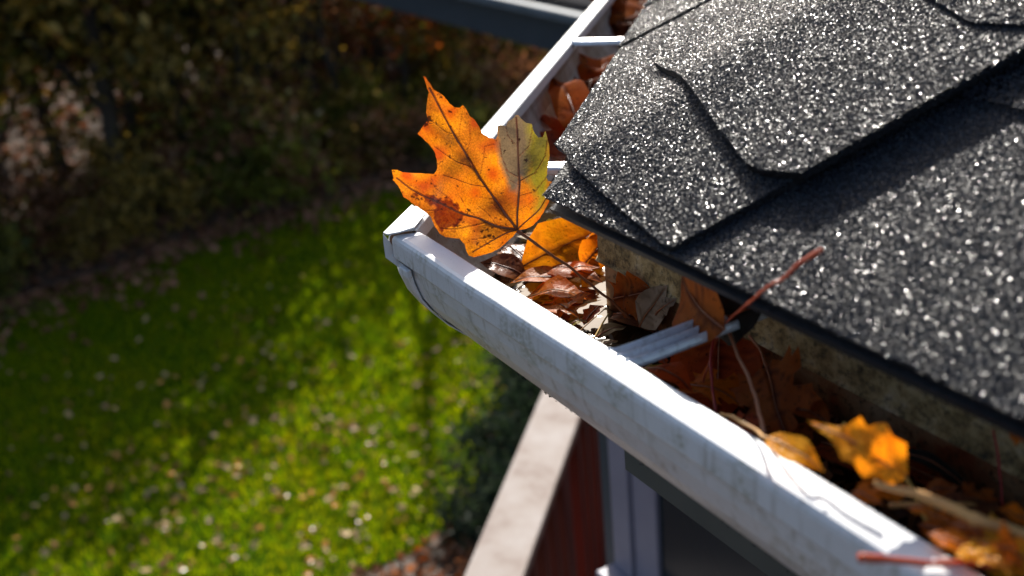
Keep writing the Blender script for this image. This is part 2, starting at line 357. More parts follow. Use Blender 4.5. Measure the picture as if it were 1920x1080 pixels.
def grass():
    n = 190000
    x = RNG.uniform(-14.5, -4.4, n); y = RNG.uniform(-4, 11, n); k = on_lawn(x, y)
    k &= noise_np(x, y) > RNG.uniform(0, .35, n); x, y = x[k], y[k]; n = len(x)
    h = RNG.uniform(.03, .075, n); a = RNG.uniform(0, 2*np.pi, n); w = RNG.uniform(.004, .008, n)
    lx, ly = RNG.normal(0, .02, n), RNG.normal(0, .02, n); B = np.stack([x, y, np.full(n, GZ+.005)], 1)
    dx = np.stack([np.cos(a)*w, np.sin(a)*w, 0*a], 1)
    V = np.stack([B-dx, B+dx, B+np.stack([lx*.4, ly*.4, h*.6], 1)+dx*.6, B+np.stack([lx, ly, h], 1)], 1).reshape(-1, 3)
    F = np.arange(4*n).reshape(n, 4)
    me = bigmesh('grass', V, F); tag(link('grass', me, None, M['grass']), 'short moist green lawn grass lit through by low sun', 'grass', kind='stuff')
def noise_np(x, y):
    return .5+.5*np.sin(x*1.7+np.sin(y*2.3)*1.3)*np.cos(y*1.9+np.sin(x*1.1))*.6+.2
grass()

M['fall_tan'] = simple('pale_wet_fallen_leaf', (.40, .25, .12), (.48, .32, .17), .6, 8, 0, .3)
M['fall_orange'] = simple('orange_fallen_leaf', (.50, .17, .03), (.60, .26, .05), .3, 8)
M['fall_brown'] = simple('brown_fallen_leaf', (.20, .08, .035), (.28, .13, .07), .3, 8)
def fallen_mesh(name, seed, mat):
    r = random.Random(seed); v = [(0, 0, .012)]; n = 10
    for k in range(n):
        a = 2*math.pi*k/n; q = .045*(1 if k % 2 == 0 else .58)*r.uniform(.8, 1.2)
        v.append((q*math.cos(a), q*math.sin(a), r.uniform(.0, .03)))
    me = mesh(name, v, [(0, 1+k, 1+(k+1) % n) for k in range(n)]); me.materials.append(mat); return me
FM = [fallen_mesh('fallen_leaf', i, M[['fall_tan', 'fall_tan', 'fall_orange', 'fall_brown', 'fall_tan'][i % 5]]) for i in range(10)]
FLAB = {0: 'small pale tan leaf lying on the green lawn', 1: 'small pale tan leaf lying on the green lawn', 2: 'small orange leaf lying on the green lawn', 3: 'small brown leaf lying on the green lawn', 4: 'small pale tan leaf lying on the green lawn'}
def lawn_leaves():
    c = 0
    while c < 300:
        px, py = random.uniform(60, 1010), 440 + 640*random.random()**.62
        if random.random() > .25 + .75*(px/1000): continue
        p = zat(px, py, GZ+.05)
        if not bool(on_lawn(p.x, p.y)): continue
        i = random.randrange(10); o = bpy.data.objects.new('fallen_leaf', FM[i]); COL.objects.link(o)
        o.location = p; o.rotation_euler = (random.gauss(0, .35), random.gauss(0, .35), random.uniform(0, 6.3)); o.scale = (random.uniform(.4, 1.1),)*3
        tag(o, FLAB[i % 5], 'leaf', {0: 'pale', 1: 'pale', 2: 'orange', 3: 'brown', 4: 'pale'}[i % 5]+' leaves scattered on the lawn'); c += 1
    m_ = 900; cx = RNG.uniform(-11, -5.8, 60); cy = RNG.uniform(0, 5.5, 60); ix = RNG.integers(0, 60, m_); x = cx[ix]+RNG.normal(0, .35, m_); y = cy[ix]+RNG.normal(0, .35, m_)
    k = on_lawn(x, y) & (RNG.random(m_) < np.clip((x+12)/6, .15, 1)); P = np.stack([x[k], y[k], np.full(k.sum(), GZ+.05)], 1); V, F = cards(P, .06, RNG.normal(size=P.shape)*[1, 1, .4], .8)
    tag(link('lawn_leaf_litter', bigmesh('lawn_leaf_litter', V, F), None, veg_mat('lawn_litter', [(.15, (.10, .04, .015)), (.45, (.30, .16, .07)), (.7, (.40, .20, .05)), (.95, (.48, .38, .26))], (1, .8, .5), .25, 3)), 'small brown and tan leaves drifted together in the lawn grass', 'leaf litter', kind='stuff')
    # the ones too many to count: the bed and the far lawn
    n = 9000; x = RNG.uniform(-6.3, -3.4, n); y = RNG.uniform(-2, 6, n); k = ~on_lawn(x, y)
    P = np.stack([x[k], y[k], np.full(k.sum(), GZ+.03)+RNG.uniform(0, .04, k.sum())], 1)
    D = RNG.normal(size=P.shape)*[1, 1, .3]; V, F = cards(P, .075, D, .8)
    me = bigmesh('leaf_litter', V, F)
    tag(link('leaf_litter', me, None, veg_mat('bed_litter', [(.1, (.05, .025, .015)), (.4, (.16, .07, .035)), (.6, (.32, .17, .10)), (.85, (.42, .12, .02))], (1, .8, .6), .25, 3)), 'brown and orange leaf litter covering the mulch bed', 'leaf litter', kind='stuff')
lawn_leaves()

# ---- the wood behind the lawn
M['bark'] = simple('dark_bark', (.028, .022, .018), (.06, .048, .038), .9, 12, .02, stretch=(1, 1, .2))
M['greybark'] = simple('pale_grey_bark', (.16, .18, .20), (.24, .26, .28), .8, 9, .01, stretch=(1, 1, .3))
VEG = {
 'olive': veg_mat('olive_foliage', [(0.2, (0.036, 0.0375, 0.0101)), (0.5, (0.1237, 0.0995, 0.0243)), (0.8, (0.396, 0.2581, 0.0627)), (1.0, (0.6, 0.5013, 0.2015))], (1.4, 1.2, .5)),
 'green': veg_mat('dark_green_foliage', [(0.2, (0.0203, 0.0273, 0.0091)), (0.5, (0.0703, 0.0768, 0.0217)), (0.8, (0.2361, 0.2088, 0.0447)), (1.0, (0.4989, 0.3636, 0.1503))], (1.3, 1.4, .5)),
 'brown': veg_mat('dry_brown_foliage', [(0.2, (0.0554, 0.0261, 0.0151)), (0.5, (0.1778, 0.0896, 0.0485)), (0.8, (0.5133, 0.2581, 0.1499)), (1.0, (0.6, 0.6, 0.3695))], (1.2, .9, .6)),
 'orange': veg_mat('orange_foliage', [(0.2, (0.0625, 0.025, 0.0125)), (0.5, (0.2, 0.0625, 0.0187)), (0.8, (0.375, 0.125, 0.025)), (1.0, (0.425, 0.225, 0.05))], (1.4, .9, .4)),
 'yellow': veg_mat('yellow_green_foliage', [(0.2, (0.0375, 0.0438, 0.01)), (0.5, (0.1125, 0.125, 0.0187)), (0.8, (0.2125, 0.2125, 0.0312)), (1.0, (0.275, 0.25, 0.0625))], (1.4, 1.4, .4))}
def crown_mesh(kind, seed, n, rad, hgt, size, z0):
    """uneven crown: clumps around random limb ends with gaps between; unit metres, trunk foot at 0"""
    r = np.random.default_rng(seed); nc = max(8, int(n/70))
    C = r.normal(size=(nc, 3)); C /= np.linalg.norm(C, axis=1)[:, None]; C *= r.uniform(.25, 1, nc)[:, None]**.5
    C = C*[rad, rad, hgt/2] + [0, 0, z0+hgt/2]
    idx = r.integers(0, nc, n); s = r.uniform(.12, .34, nc)*rad
    P = C[idx] + r.normal(size=(n, 3))*s[idx][:, None]*[1, 1, .7]; P[:, 2] = np.maximum(P[:, 2], .03)
    V, F = cards(P, size); me = bigmesh('crown', V, F); me.materials.append(VEG[kind]); return me, C
def trunk_mesh(C, h, r0, lean, mat, seed, limbs=9):
    rr = random.Random(seed); V, F = [], []
    def add(d):
        o = len(V); V.extend(d[0]); F.extend([tuple(i+o for i in f) for f in d[1]])
    axis = [Vector((lean*h*(k/5)+rr.uniform(-.05, .05), rr.uniform(-.06, .06)*k, h*k/5)) for k in range(6)]
    add(tube_data(smooth_path(axis, 3), np.linspace(r0, r0*.25, 16), 7))
    for k in range(min(limbs, len(C))):
        c = Vector(C[k]); s = axis[rr.choice([1, 2, 3, 4])]
        add(tube_data([s, (s+c)/2+Vector((0, 0, -.1)), c], [r0*.4, r0*.25, r0*.08], 5))
    me = mesh('trunk', V, F); me.materials.append(mat); return me
def wood():
    kinds = {}
    spec = [('olive', 1, 2600, 1.5, 3.8, .13, 1.2, 5.2, .10), ('olive', 2, 2400, 1.8, 3.4, .13, 1.8, 5.6, .12), ('brown', 3, 1700, 1.6, 3.6, .12, 1.4, 5.2, .09),
            ('green', 4, 2600, 1.7, 3.6, .13, 1.0, 4.8, .11), ('orange', 5, 1700, 1.3, 2.8, .13, 1.0, 4.0, .07), ('yellow', 6, 1700, 1.4, 3.0, .13, 1.2, 4.4, .08), ('brown', 7, 900, 1.9, 4.6, .11, 2.0, 6.8, .14)]
    for i, (k, s, n, rad, hg, sz, z0, th, r0) in enumerate(spec):
        me, C = crown_mesh(k, s, n, rad, hg, sz, z0)
        kinds[i] = (me, trunk_mesh(C, th*.9, r0, random.uniform(-.05, .08), M['bark'], s), k)
    kw = {'olive': 'olive leaved', 'brown': 'brown leaved thinning', 'green': 'dark green leaved', 'orange': 'orange leaved', 'yellow': 'yellow green leaved'}
    def tree(i, x, y, s, rz, lab=None):
        me, tm, k = kinds[i]; z = terrain(x, y)-.05
        t = thing('woodland_tree', (x, y, z), lab or kw[k]+' tree in the shady wood behind the lawn', 'tree', kw[k]+' trees in the wood')
        t.rotation_euler.z = rz; t.scale = (s, s, s)
        for nm, m_ in (('crown', me), ('trunk', tm)):
            o = bpy.data.objects.new(nm, m_); COL.objects.link(o); o.parent = t
    r = random.Random(5); done = []
    def ok(x, y, d): return all((x-a)**2+(y-b)**2 > d*d for a, b in done)
    for (px, py, i, s) in ((120, 330, 0, 1.0), (20, 380, 5, .9), (275, 330, 3, .9), (420, 300, 2, 1.), (520, 260, 0, 1.1), (640, 250, 2, .9), (760, 200, 4, .8), (860, 180, 3, .9), (400, 170, 2, 1.1), (470, 120, 0, 1.1), (60, 200, 5, 1.), (600, 120, 0, 1.), (720, 110, 4, .9)):
        p = zat(px, py, GZ+.5); x, y = p.x, p.y
        for _ in range(6): q = zat(px, py, terrain(x, y)); x, y = q.x, q.y
        if x < -45 : continue
        done.append((x, y)); tree(i, x, y, s, r.uniform(0, 6.3))
    c = 0
    for _ in range(4000):
        if c >= 62: break
        x = r.uniform(-34, -14.6); y = r.uniform(-9, 17)
        if not ok(x, y, 1.55): continue
        # a clearing where sunlit leaf litter shows between the trunks
        cu = (x+18.3)*-.839+(y-2.6)*.545; cv = (x+18.3)*.545+(y-2.6)*.839
        if -1.2 < cu < 13 and -1.8 < cv < 2.2: continue
        if y > 4.6 and x > -21: continue
        done.append((x, y)); i = r.choice([0, 0, 1, 2, 2, 3, 3, 4, 5, 6, 6]); tree(i, x, y, r.uniform(.8, 1.25), r.uniform(0, 6.3)); c += 1
    # a few tall ones whose shadows fall across the lawn
    for x, y, s, i in ((-15.6, .9, 1.4, 3), (-17.4, .3, 1.5, 0), (-14.8, 2.3, 1.3, 0), (-15.4, -1.2, 1.3, 0), (-15.0, 3.3, 1.0, 1), (-14.6, 4.1, .8, 0), (-16.4, 4.7, 1.15, 3), (-18.0, 3.6, 1.4, 1), (-14.4, -.2, 1.2, 1), (-19.0, 4.2, 1.5, 6), (-17.2, 7.3, 1.3, 6), (-16.8, 9.2, 1.2, 6), (-15.3, 5.4, .8, 6), (-17.6, 5.6, .62, 0), (-18.2, 7.6, .6, 2), (-17.0, 6.6, .55, 3), (-16.2, 8.2, .5, 2), (-19.4, 9.4, .7, 0), (-20.5, 7.2, .75, 2), (-19.2, 6.1, .6, 4), (-16.6, 9.8, .5, 4), (-21.5, 9.2, .8, 1), (-16.4, 5.0, .55, 5), (-18.4, 10.8, .7, 4)):
        tree(i, x, y, s, r.uniform(0, 6.3))
    # pale grey leaning trunk, bare
    p = zat(140, 190, terrain(-20, 0)); base = Vector((-18.6, -.25, terrain(-18.6, -.25)))
    t = thing('bare_tree', base, 'pale grey bare leaning tree trunk at the upper left of the wood', 'tree')
    tube('trunk', [base, base+Vector((.3, -.5, 1.6)), base+Vector((.2, -.9, 3.2)), base+Vector((.1, -1.6, 5))], [.10, .08, .06, .03], M['greybark'], t)
    # undergrowth bushes along the lawn's edge
    bsp = [('green', 21), ('brown', 22), ('olive', 23), ('yellow', 24)]; bm_ = []
    for k, s in bsp:
        me, C = crown_mesh(k, s, 1100, .75, 1.1, .10, .05); bm_.append((me, k))
    n = 0
    for _ in range(500):
        if n >= 92: break
        y = r.uniform(-7, 14); x = -13.2-.12*(y-3)-abs(r.gauss(.1, 1.2))
        if -20.5 < x < -17.3 and 1.2 < y < 4.4: continue
        me, k = r.choice(bm_); o = bpy.data.objects.new('bush', me); COL.objects.link(o); o.location = (x, y, terrain(x, y)-.05)
        s = r.uniform(.6, 1.25); o.scale = (s, s, s*r.uniform(.8, 1.1)); o.rotation_euler.z = r.uniform(0, 6.3); n += 1
        tag(o, {'green': 'dark green', 'brown': 'dry brown', 'olive': 'olive', 'yellow': 'yellow green'}[k]+' bush in the undergrowth bordering the lawn', 'bush', {'green': 'dark green', 'brown': 'dry brown', 'olive': 'olive', 'yellow': 'yellow green'}[k]+' bushes along the wood edge')
    # litter over the wood floor
    n = 30000; x = RNG.uniform(-30, -13, n); y = RNG.uniform(-8, 14, n); k = ~on_lawn(x, y); x, y = x[k], y[k]
    ye_ = RNG.uniform(-6, 12, 2200); xe_ = np.interp(ye_, NEARY, FARX)+RNG.exponential(.40, 2200); x = np.concatenate([x, xe_]); y = np.concatenate([y, ye_])
    P = np.array([(a, b, terrain(a, b)+.02) for a, b in zip(x, y)])+np.array([0, 0, 1])*RNG.uniform(0, .05, len(x))[:, None]
    V, F = cards(P, .12, RNG.normal(size=P.shape)*[1, 1, .35], .8)
    tag(link('forest_leaf_litter', bigmesh('forest_leaf_litter', V, F), None, veg_mat('forest_litter', [(0.15, (0.034, 0.0136, 0.0066)), (0.4, (0.1275, 0.051, 0.0275)), (0.65, (0.289, 0.136, 0.0825)), (0.9, (0.357, 0.1768, 0.1045))], (1, .8, .6), .2, .7)), 'pinkish brown leaf litter on the floor of the wood', 'leaf litter', kind='stuff')
wood()
# low dark shrubs beside the deck
def shrubs():
    me, C = crown_mesh('green', 31, 1500, .42, .55, .055, .02)
    me.materials.clear(); me.materials.append(veg_mat('blue_green_foliage', [(0.2, (0.0084, 0.0156, 0.0099)), (0.5, (0.021, 0.033, 0.0209)), (0.8, (0.049, 0.06, 0.044)), (1.0, (0.091, 0.102, 0.077))], (1, 1.2, .8), .3, 2))
    labs = ['low blue green shrub nearest the white rail', 'low blue green shrub between lawn and deck', 'low blue green shrub behind the rail top', 'low blue green shrub at the far end of its row', 'low blue green shrub set back towards the deck', 'blue green shrub hidden mostly by the gutter', 'blue green shrub close under the gutter']
    for i, (px, py, s) in enumerate(((925, 960, .9), (945, 890, 1.), (985, 830, 1.05), (1010, 740, 1.1), (1010, 900, 1.), (1050, 690, 1.1), (985, 700, .8))):
        p = zat(px, py, GZ+.2); o = bpy.data.objects.new('low_shrub', me); COL.objects.link(o); o.location = (p.x, p.y, GZ); o.scale = (s,)*3; o.rotation_euler.z = i*1.3
        tag(o, labs[i], 'shrub', 'low shrubs beside the deck')
shrubs()

# ================================================================== HOUSE PIECES BELOW THE ROOF
M['fascia'] = simple('dark_green_grey_fascia', (.050, .060, .058), (.075, .085, .080), .6, 12)
M['navy'] = simple('dark_slate_blue_corner_shade', (.030, .045, .062), (.042, .058, .078), .5, 6)
M['bluewhite'] = simple('pale_blue_gutter_paint', (.10, .13, .15), (.13, .16, .19), .6, 6, 0, .2)
M['trim'] = simple('shade_toned_white_trim', (.20, .19, .245), (.25, .24, .30), .5, 10)  # white trim; deep shade under the eave is put into its lavender grey
M['redwood'] = simple('red_stained_wood', (.10, .012, .007), (.16, .026, .014), .45, 8, .002, stretch=(6, 6, .5))
M['redwall'] = simple('dark_red_siding', (.07, .010, .008), (.10, .016, .012), .6, 8)
def make_rail():
    m, t, p = new_mat('weathered_white_rail'); g = coords(t, 1)
    n1 = noise_n(t, g, 9, 6, .65); n2 = noise_n(t, coords(t, (1, 1, 1)), 70, 5, .7)
    c = ramp(t, n1, [(.3, (.42, .38, .36)), (.55, (.35, .30, .27)), (.75, (.22, .16, .14))])
    c = mix(t, ramp(t, n2, [(.6, 0.), (.75, .4)]), c, (.35, .24, .19)); t.links.new(c, p.inputs['Base Color']); p.inputs['Roughness'].default_value = .8; p.inputs['Specular IOR Level'].default_value = .15
    bump(t, n2, .0015, .6, p); return m
M['rail'] = make_rail()
def make_glass():
    m, t, p = new_mat('dark_window_glass'); p.inputs['Base Color'].default_value = (.006, .016, .024, 1); p.inputs['Roughness'].default_value = .2
    p.inputs['Specular IOR Level'].default_value = .15; return m
M['glass'] = make_glass()
M['deck'] = simple('grey_deck_board', (.12, .10, .09), (.20, .17, .15), .7, 14, .002)

def bp(t, nb, z): return BX*t + NB*nb + UP*z
def house():
    h = thing('house', (1.0, 1.5, GZ), 'dark red house with white framed window under the gutter eave', 'house')
    WF = .1345; FB = -.206
    k = BIS*(WF/SB)
    # fascia boards with their corner mitred
    def board(name, a, b, na, nb_, z0, z1, th, mat):
        v = [a, b, b+nb_, a+na]; v = [p+UP*z0 for p in v] + [p+UP*z1 for p in v]
        return obj(name, v, [(3,2,1,0),(4,5,6,7),(0,1,5,4),(1,2,6,5),(2,3,7,6),(3,0,4,7)], mat, h)
    k2 = BIS*((WF+.02)/SB)
    board('fascia', k, Vector((3.2, WF, 0)), k2-k, Vector((0, .02, 0)), FB, -.012, .02, M['fascia'])
    e = BX*3.2+NB*WF; board('fascia', e, k, NB*.02, k2-k, FB, -.012, .02, M['fascia'])
    # soffit
    ks, kw_ = BIS*((WF+.02)/SB), BIS*(.50/SB)
    obj('soffit', [ks+UP*-.19, Vector((3.2, WF+.02, -.19)), Vector((3.2, .5, -.19)), kw_+UP*-.19, BX*3.2+NB*.5+UP*-.19, BX*3.2+NB*(WF+.02)+UP*-.19], [(0,1,2,3), (0,3,4,5)], M['fascia'], h)
    # walls under the eaves
    kt = BIS*(.55/SB)
    for a, b, a2, b2 in ((kw_, Vector((3.2, .5, 0)), kt, Vector((3.2, .55, 0))), (BX*3.2+NB*.5, kw_, BX*3.2+NB*.55, kt)):
        v = [a, b, b2, a2]; v = [p+UP*(GZ-.1) for p in v]+[p+UP*-.192 for p in v]
        obj('wall', v, [(3,2,1,0),(4,5,6,7),(0,1,5,4),(1,2,6,5),(2,3,7,6),(3,0,4,7)], M['redwall'], h)
    # window bay whose corner shows under the gutter
    yb = .65; xl = yat(1138, 820, yb).x; zs = yat(1155, 1062, yb).z
    xr = -.05
    zt = -.36
    box('wall', (xl+.004, yb+.02, GZ-.1), (xr-xl, 0, 0), (0, .12, 0), (0, 0, zt-GZ+.1), M['redwall'], h)
    box('corner_shade_strip', (xl-.045, yb+.012, GZ-.1), (.045, 0, 0), (0, .10, 0), (0, 0, zt-GZ+.1), M['navy'], h)  # dark strip painted in for the shade at the wall corner
    xf = yat(1180, 1000, yb).x; xg = yat(1222, 1000, yb).x
    w = box('window', (xl, yb, zs), (xf-xl, 0, 0), (0, .019, 0), (0, 0, zt-zs), M['trim'], h, .002)
    box('casing', (xr-.02, yb, zs), (.05, 0, 0), (0, .019, 0), (0, 0, zt-zs), M['trim'], w, .002)
    box('sash', (xf+.0015, yb+.008, zs), (xg-xf, 0, 0), (0, .022, 0), (0, 0, zt-zs), M['trim'], w, .003)
    box('sash', (xg+.003, yb+.0085, zs+.0), (xr-xg-.025, 0, 0), (0, .022, 0), (0, 0, .028), M['trim'], w, .003)
    box('glass_pane', (xg+.003, yb+.016, zs+.029), (xr-xg-.025, 0, 0), (0, .006, 0), (0, 0, zt-zs-.03), M['glass'], w)
    box('sill', (xl-.01, yb-.035, zs-.03), (xr-xl+.02, 0, 0), (0, .06, 0), (0, 0, .028), M['trim'], w, .003)
house()
def deck_rail():
    zt = -1.4; nb0, nb1 = -.485, -.346
    t = thing('deck_railing', bp(1.5, -.41, -2.3), 'weathered white capped deck railing with red balusters under the eave', 'railing')
    box('top_rail', bp(.55, nb0, zt-.036), BX*4.2, NB*(nb1-nb0), UP*.036, M['rail'], t, .006)
    box('side_rail', bp(.55, nb0+.05, zt-.125), BX*4.2, NB*.036, UP*.087, M['redwood'], t, .003)
    box('bottom_rail', bp(.55, nb0+.05, -2.25), BX*4.2, NB*.036, UP*.087, M['redwood'], t, .003)
    first = None; k = 0; s = .62
    while s < 4.7:
        wd = .09 if k % 11 == 10 else .036
        name = 'post' if wd > .05 else 'baluster'
        if wd > .05:
            box('post', bp(s, nb0+.035, -2.3), BX*.09, NB*.09, UP*(.86), M['redwood'], t, .004); s += .09
        else:
            if first is None:
                first = box('baluster', bp(s, nb1-.049, -2.24), BX*wd, NB*.036, UP*.80, M['redwood'], t, .003); s0 = s
            else:
                o = first.copy(); COL.objects.link(o); o.parent = t; o.location = first.location + BX*(s-s0)
        s += .036+.085; k += 1
    d = thing('deck', bp(1.5, 0, -2.32), 'grey board deck floor below the white rail', 'deck')
    nb = -.5; fb = None; k = 0
    while nb < .44:
        if fb is None: fb = box('plank', bp(.2, nb, -2.34), BX*4.6, NB*.13, UP*.028, M['deck'], d, .003)
        else: o = fb.copy(); COL.objects.link(o); o.parent = d; o.location = fb.location + NB*(.135*k)
        nb += .135; k += 1
    box('rim_joist', bp(.2, -.52, -2.52), BX*4.6, NB*.018, UP*.18, M['redwood'], d)
    for s in (.3, 2.4, 4.6):
        box('post', bp(s, -.49, GZ-.1), BX*.1, NB*.1, UP*(-2.36-GZ+.1), M['redwood'], d)
deck_rail()
def porch():
    y = 3.0; x0, x1 = -7.75, -2.55
    zb = -1.133; zt = -.889
    p = thing('porch_roof', (-5, y, GZ), 'dark slate blue porch eave with a pale gutter beyond the left gutter', 'porch roof')
    box('fascia', (x0, y, zb), (x1-x0, 0, 0), (0, .04, 0), (0, 0, zt-zb), M['navy'], p, .005)
    box('soffit', (x0, y+.042, zb), (x1-x0, 0, 0), (0, 2.6, 0), (0, 0, .02), M['navy'], p)
    box('gutter', (x0, y-.10, zt-.03), (x1-x0, 0, 0), (0, .098, 0), (0, 0, .055), M['bluewhite'], p, .012)
    v = [(x0, y-.02, zt+.03), (x1, y-.02, zt+.03), (x1, y+2.6, zt+.75), (x0, y+2.6, zt+.75)]
    obj('roof', v+[(a, b, c+.03) for a, b, c in v], [(3,2,1,0),(4,5,6,7),(0,1,5,4),(1,2,6,5),(2,3,7,6),(3,0,4,7)], simple('porch_shingles', (.014, .014, .017), (.03, .03, .034), .95, 30, .004, .05), p)
    for x in (x1-.3,): box('post', (x, y+.1, GZ-.1), (.12, 0, 0), (0, .12, 0), (0, 0, zb-GZ+.1), M['navy'], p)
porch()

# ================================================================== ROOF
YE, ZE, YL = .0549, .0337, .1013
TP = math.tan(R(25.437)); CP, SP = math.cos(R(25.437)), math.sin(R(25.437))
HE = R(23.722)
H0 = Vector((YL/S2-YE, YE, ZE)); HD = BIS*math.cos(HE)+UP*math.sin(HE)
NF = Vector((0, -SP, CP)); NL = NB*(-SP)+UP*CP
WFv = HD.cross(NF); WLv = -HD.cross(NL)
upF = NA*CP+UP*SP; upL = NB*CP+UP*SP
def FP(a, b, o=0): return H0 + AX*a + upF*b + NF*o          # near plane: a along the eave, b up the slope, o above it
def LP(a, b, o=0): return H0 + BX*a + upL*b + NL*o
COT = 1/math.tan(R(67.5))*CP                                # eave distance of the hip per metre of slope: a = b*COT
roof = thing('shingle_roof', H0, 'charcoal asphalt shingle roof with overlapping hip caps', 'roof')

# granules: real stones, instanced on points by geometry nodes
def granule_tree():
    g = bpy.data.node_groups.new('granules', 'GeometryNodeTree')
    g.interface.new_socket('Geometry', in_out='INPUT', socket_type='NodeSocketGeometry'); g.interface.new_socket('Geometry', in_out='OUTPUT', socket_type='NodeSocketGeometry')
    n = g.nodes; L = g.links; i = n.new('NodeGroupInput'); o = n.new('NodeGroupOutput')
    ico = n.new('GeometryNodeMeshIcoSphere'); ico.inputs['Radius'].default_value = 1; ico.inputs['Subdivisions'].default_value = 2
    sp = n.new('GeometryNodeSetPosition'); nz = n.new('ShaderNodeTexNoise'); nz.inputs['Scale'].default_value = 1.1; nz.inputs['Detail'].default_value = 1
    sub = n.new('ShaderNodeVectorMath'); sub.operation = 'SUBTRACT'; sub.inputs[1].default_value = (.5, .5, .5)
    sc = n.new('ShaderNodeVectorMath'); sc.operation = 'SCALE'; sc.inputs['Scale'].default_value = 2.2
    L.new(nz.outputs['Color'], sub.inputs[0]); L.new(sub.outputs[0], sc.inputs[0]); L.new(sc.outputs[0], sp.inputs['Offset']); L.new(ico.outputs['Mesh'], sp.inputs['Geometry'])
    fl = n.new('GeometryNodeTransform'); fl.inputs['Scale'].default_value = (1.35, .95, .62)
    sm = n.new('GeometryNodeSetMaterial'); sm.inputs['Material'].default_value = M['granule']; L.new(sp.outputs[0], sm.inputs[0])
    mp = n.new('GeometryNodeMeshToPoints'); L.new(i.outputs[0], mp.inputs[0])
    ip = n.new('GeometryNodeInstanceOnPoints'); L.new(mp.outputs[0], ip.inputs['Points']); L.new(sm.outputs[0], fl.inputs['Geometry']); L.new(fl.outputs[0], ip.inputs['Instance'])
    r1 = n.new('GeometryNodeInputNamedAttribute'); r1.data_type = 'FLOAT_VECTOR'; r1.inputs['Name'].default_value = 'rot'
    r2 = n.new('FunctionNodeRandomValue'); r2.data_type = 'FLOAT'
    r2.inputs[2].default_value = .00029; r2.inputs[3].default_value = .00058
    L.new(r1.outputs[0], ip.inputs['Rotation']); L.new(r2.outputs[1], ip.inputs['Scale'])
    r3 = n.new('FunctionNodeRandomValue'); r3.data_type = 'FLOAT'; r3.inputs['Seed'].default_value = 5
    st = n.new('GeometryNodeStoreNamedAttribute'); st.domain = 'INSTANCE'; st.data_type = 'FLOAT'; st.inputs['Name'].default_value = 'tone'
    L.new(ip.outputs[0], st.inputs['Geometry']); L.new(r3.outputs[1], st.inputs['Value']); L.new(st.outputs[0], o.inputs[0]); return g
GT = granule_tree()
def granules(P, parent, nrm=None):
    if len(P) < 5: return
    me = bpy.data.meshes.new('granules'); me.vertices.add(len(P)); me.vertices.foreach_set('co', np.asarray(P, dtype=np.float32).ravel()); me.update()
    me.materials.append(M['granule'])
    k = len(P); nn = np.tile(np.array(nrm, float), (k, 1)) if nrm is not None and np.ndim(nrm) == 1 else np.asarray(nrm, float)
    nn = nn+RNG.normal(size=(k, 3))*np.where(RNG.random((k, 1)) < .62, .22, .5); nn /= np.linalg.norm(nn, axis=1)[:, None]
    tx = RNG.normal(size=(k, 3)); tx -= nn*(nn*tx).sum(1)[:, None]; tx /= np.linalg.norm(tx, axis=1)[:, None]; ty = np.cross(nn, tx)
    # matrix columns tx, ty, nn -> Euler XYZ
    rot = np.stack([np.arctan2(ty[:, 2], nn[:, 2]), -np.arcsin(np.clip(tx[:, 2], -1, 1)), np.arctan2(tx[:, 1], tx[:, 0])], 1)
    ra = me.attributes.new('rot', 'FLOAT_VECTOR', 'POINT'); ra.data.foreach_set('vector', rot.astype(np.float32).ravel())
    o = link('granules', me, parent); m = o.modifiers.new('granules', 'NODES'); m.node_group = GT; o['kind'] = 'stuff'; return o
def inpoly(x, y, poly):
    ins = np.zeros(len(x), bool); j = len(poly)-1
    for i in range(len(poly)):
        xi, yi = poly[i]; xj, yj = poly[j]
        c = ((yi > y) != (yj > y)) & (x < (xj-xi)*(y-yi)/((yj-yi) or 1e-12)+xi); ins ^= c; j = i
    return ins
DENS = 1200000.   # stones per square metre near the camera
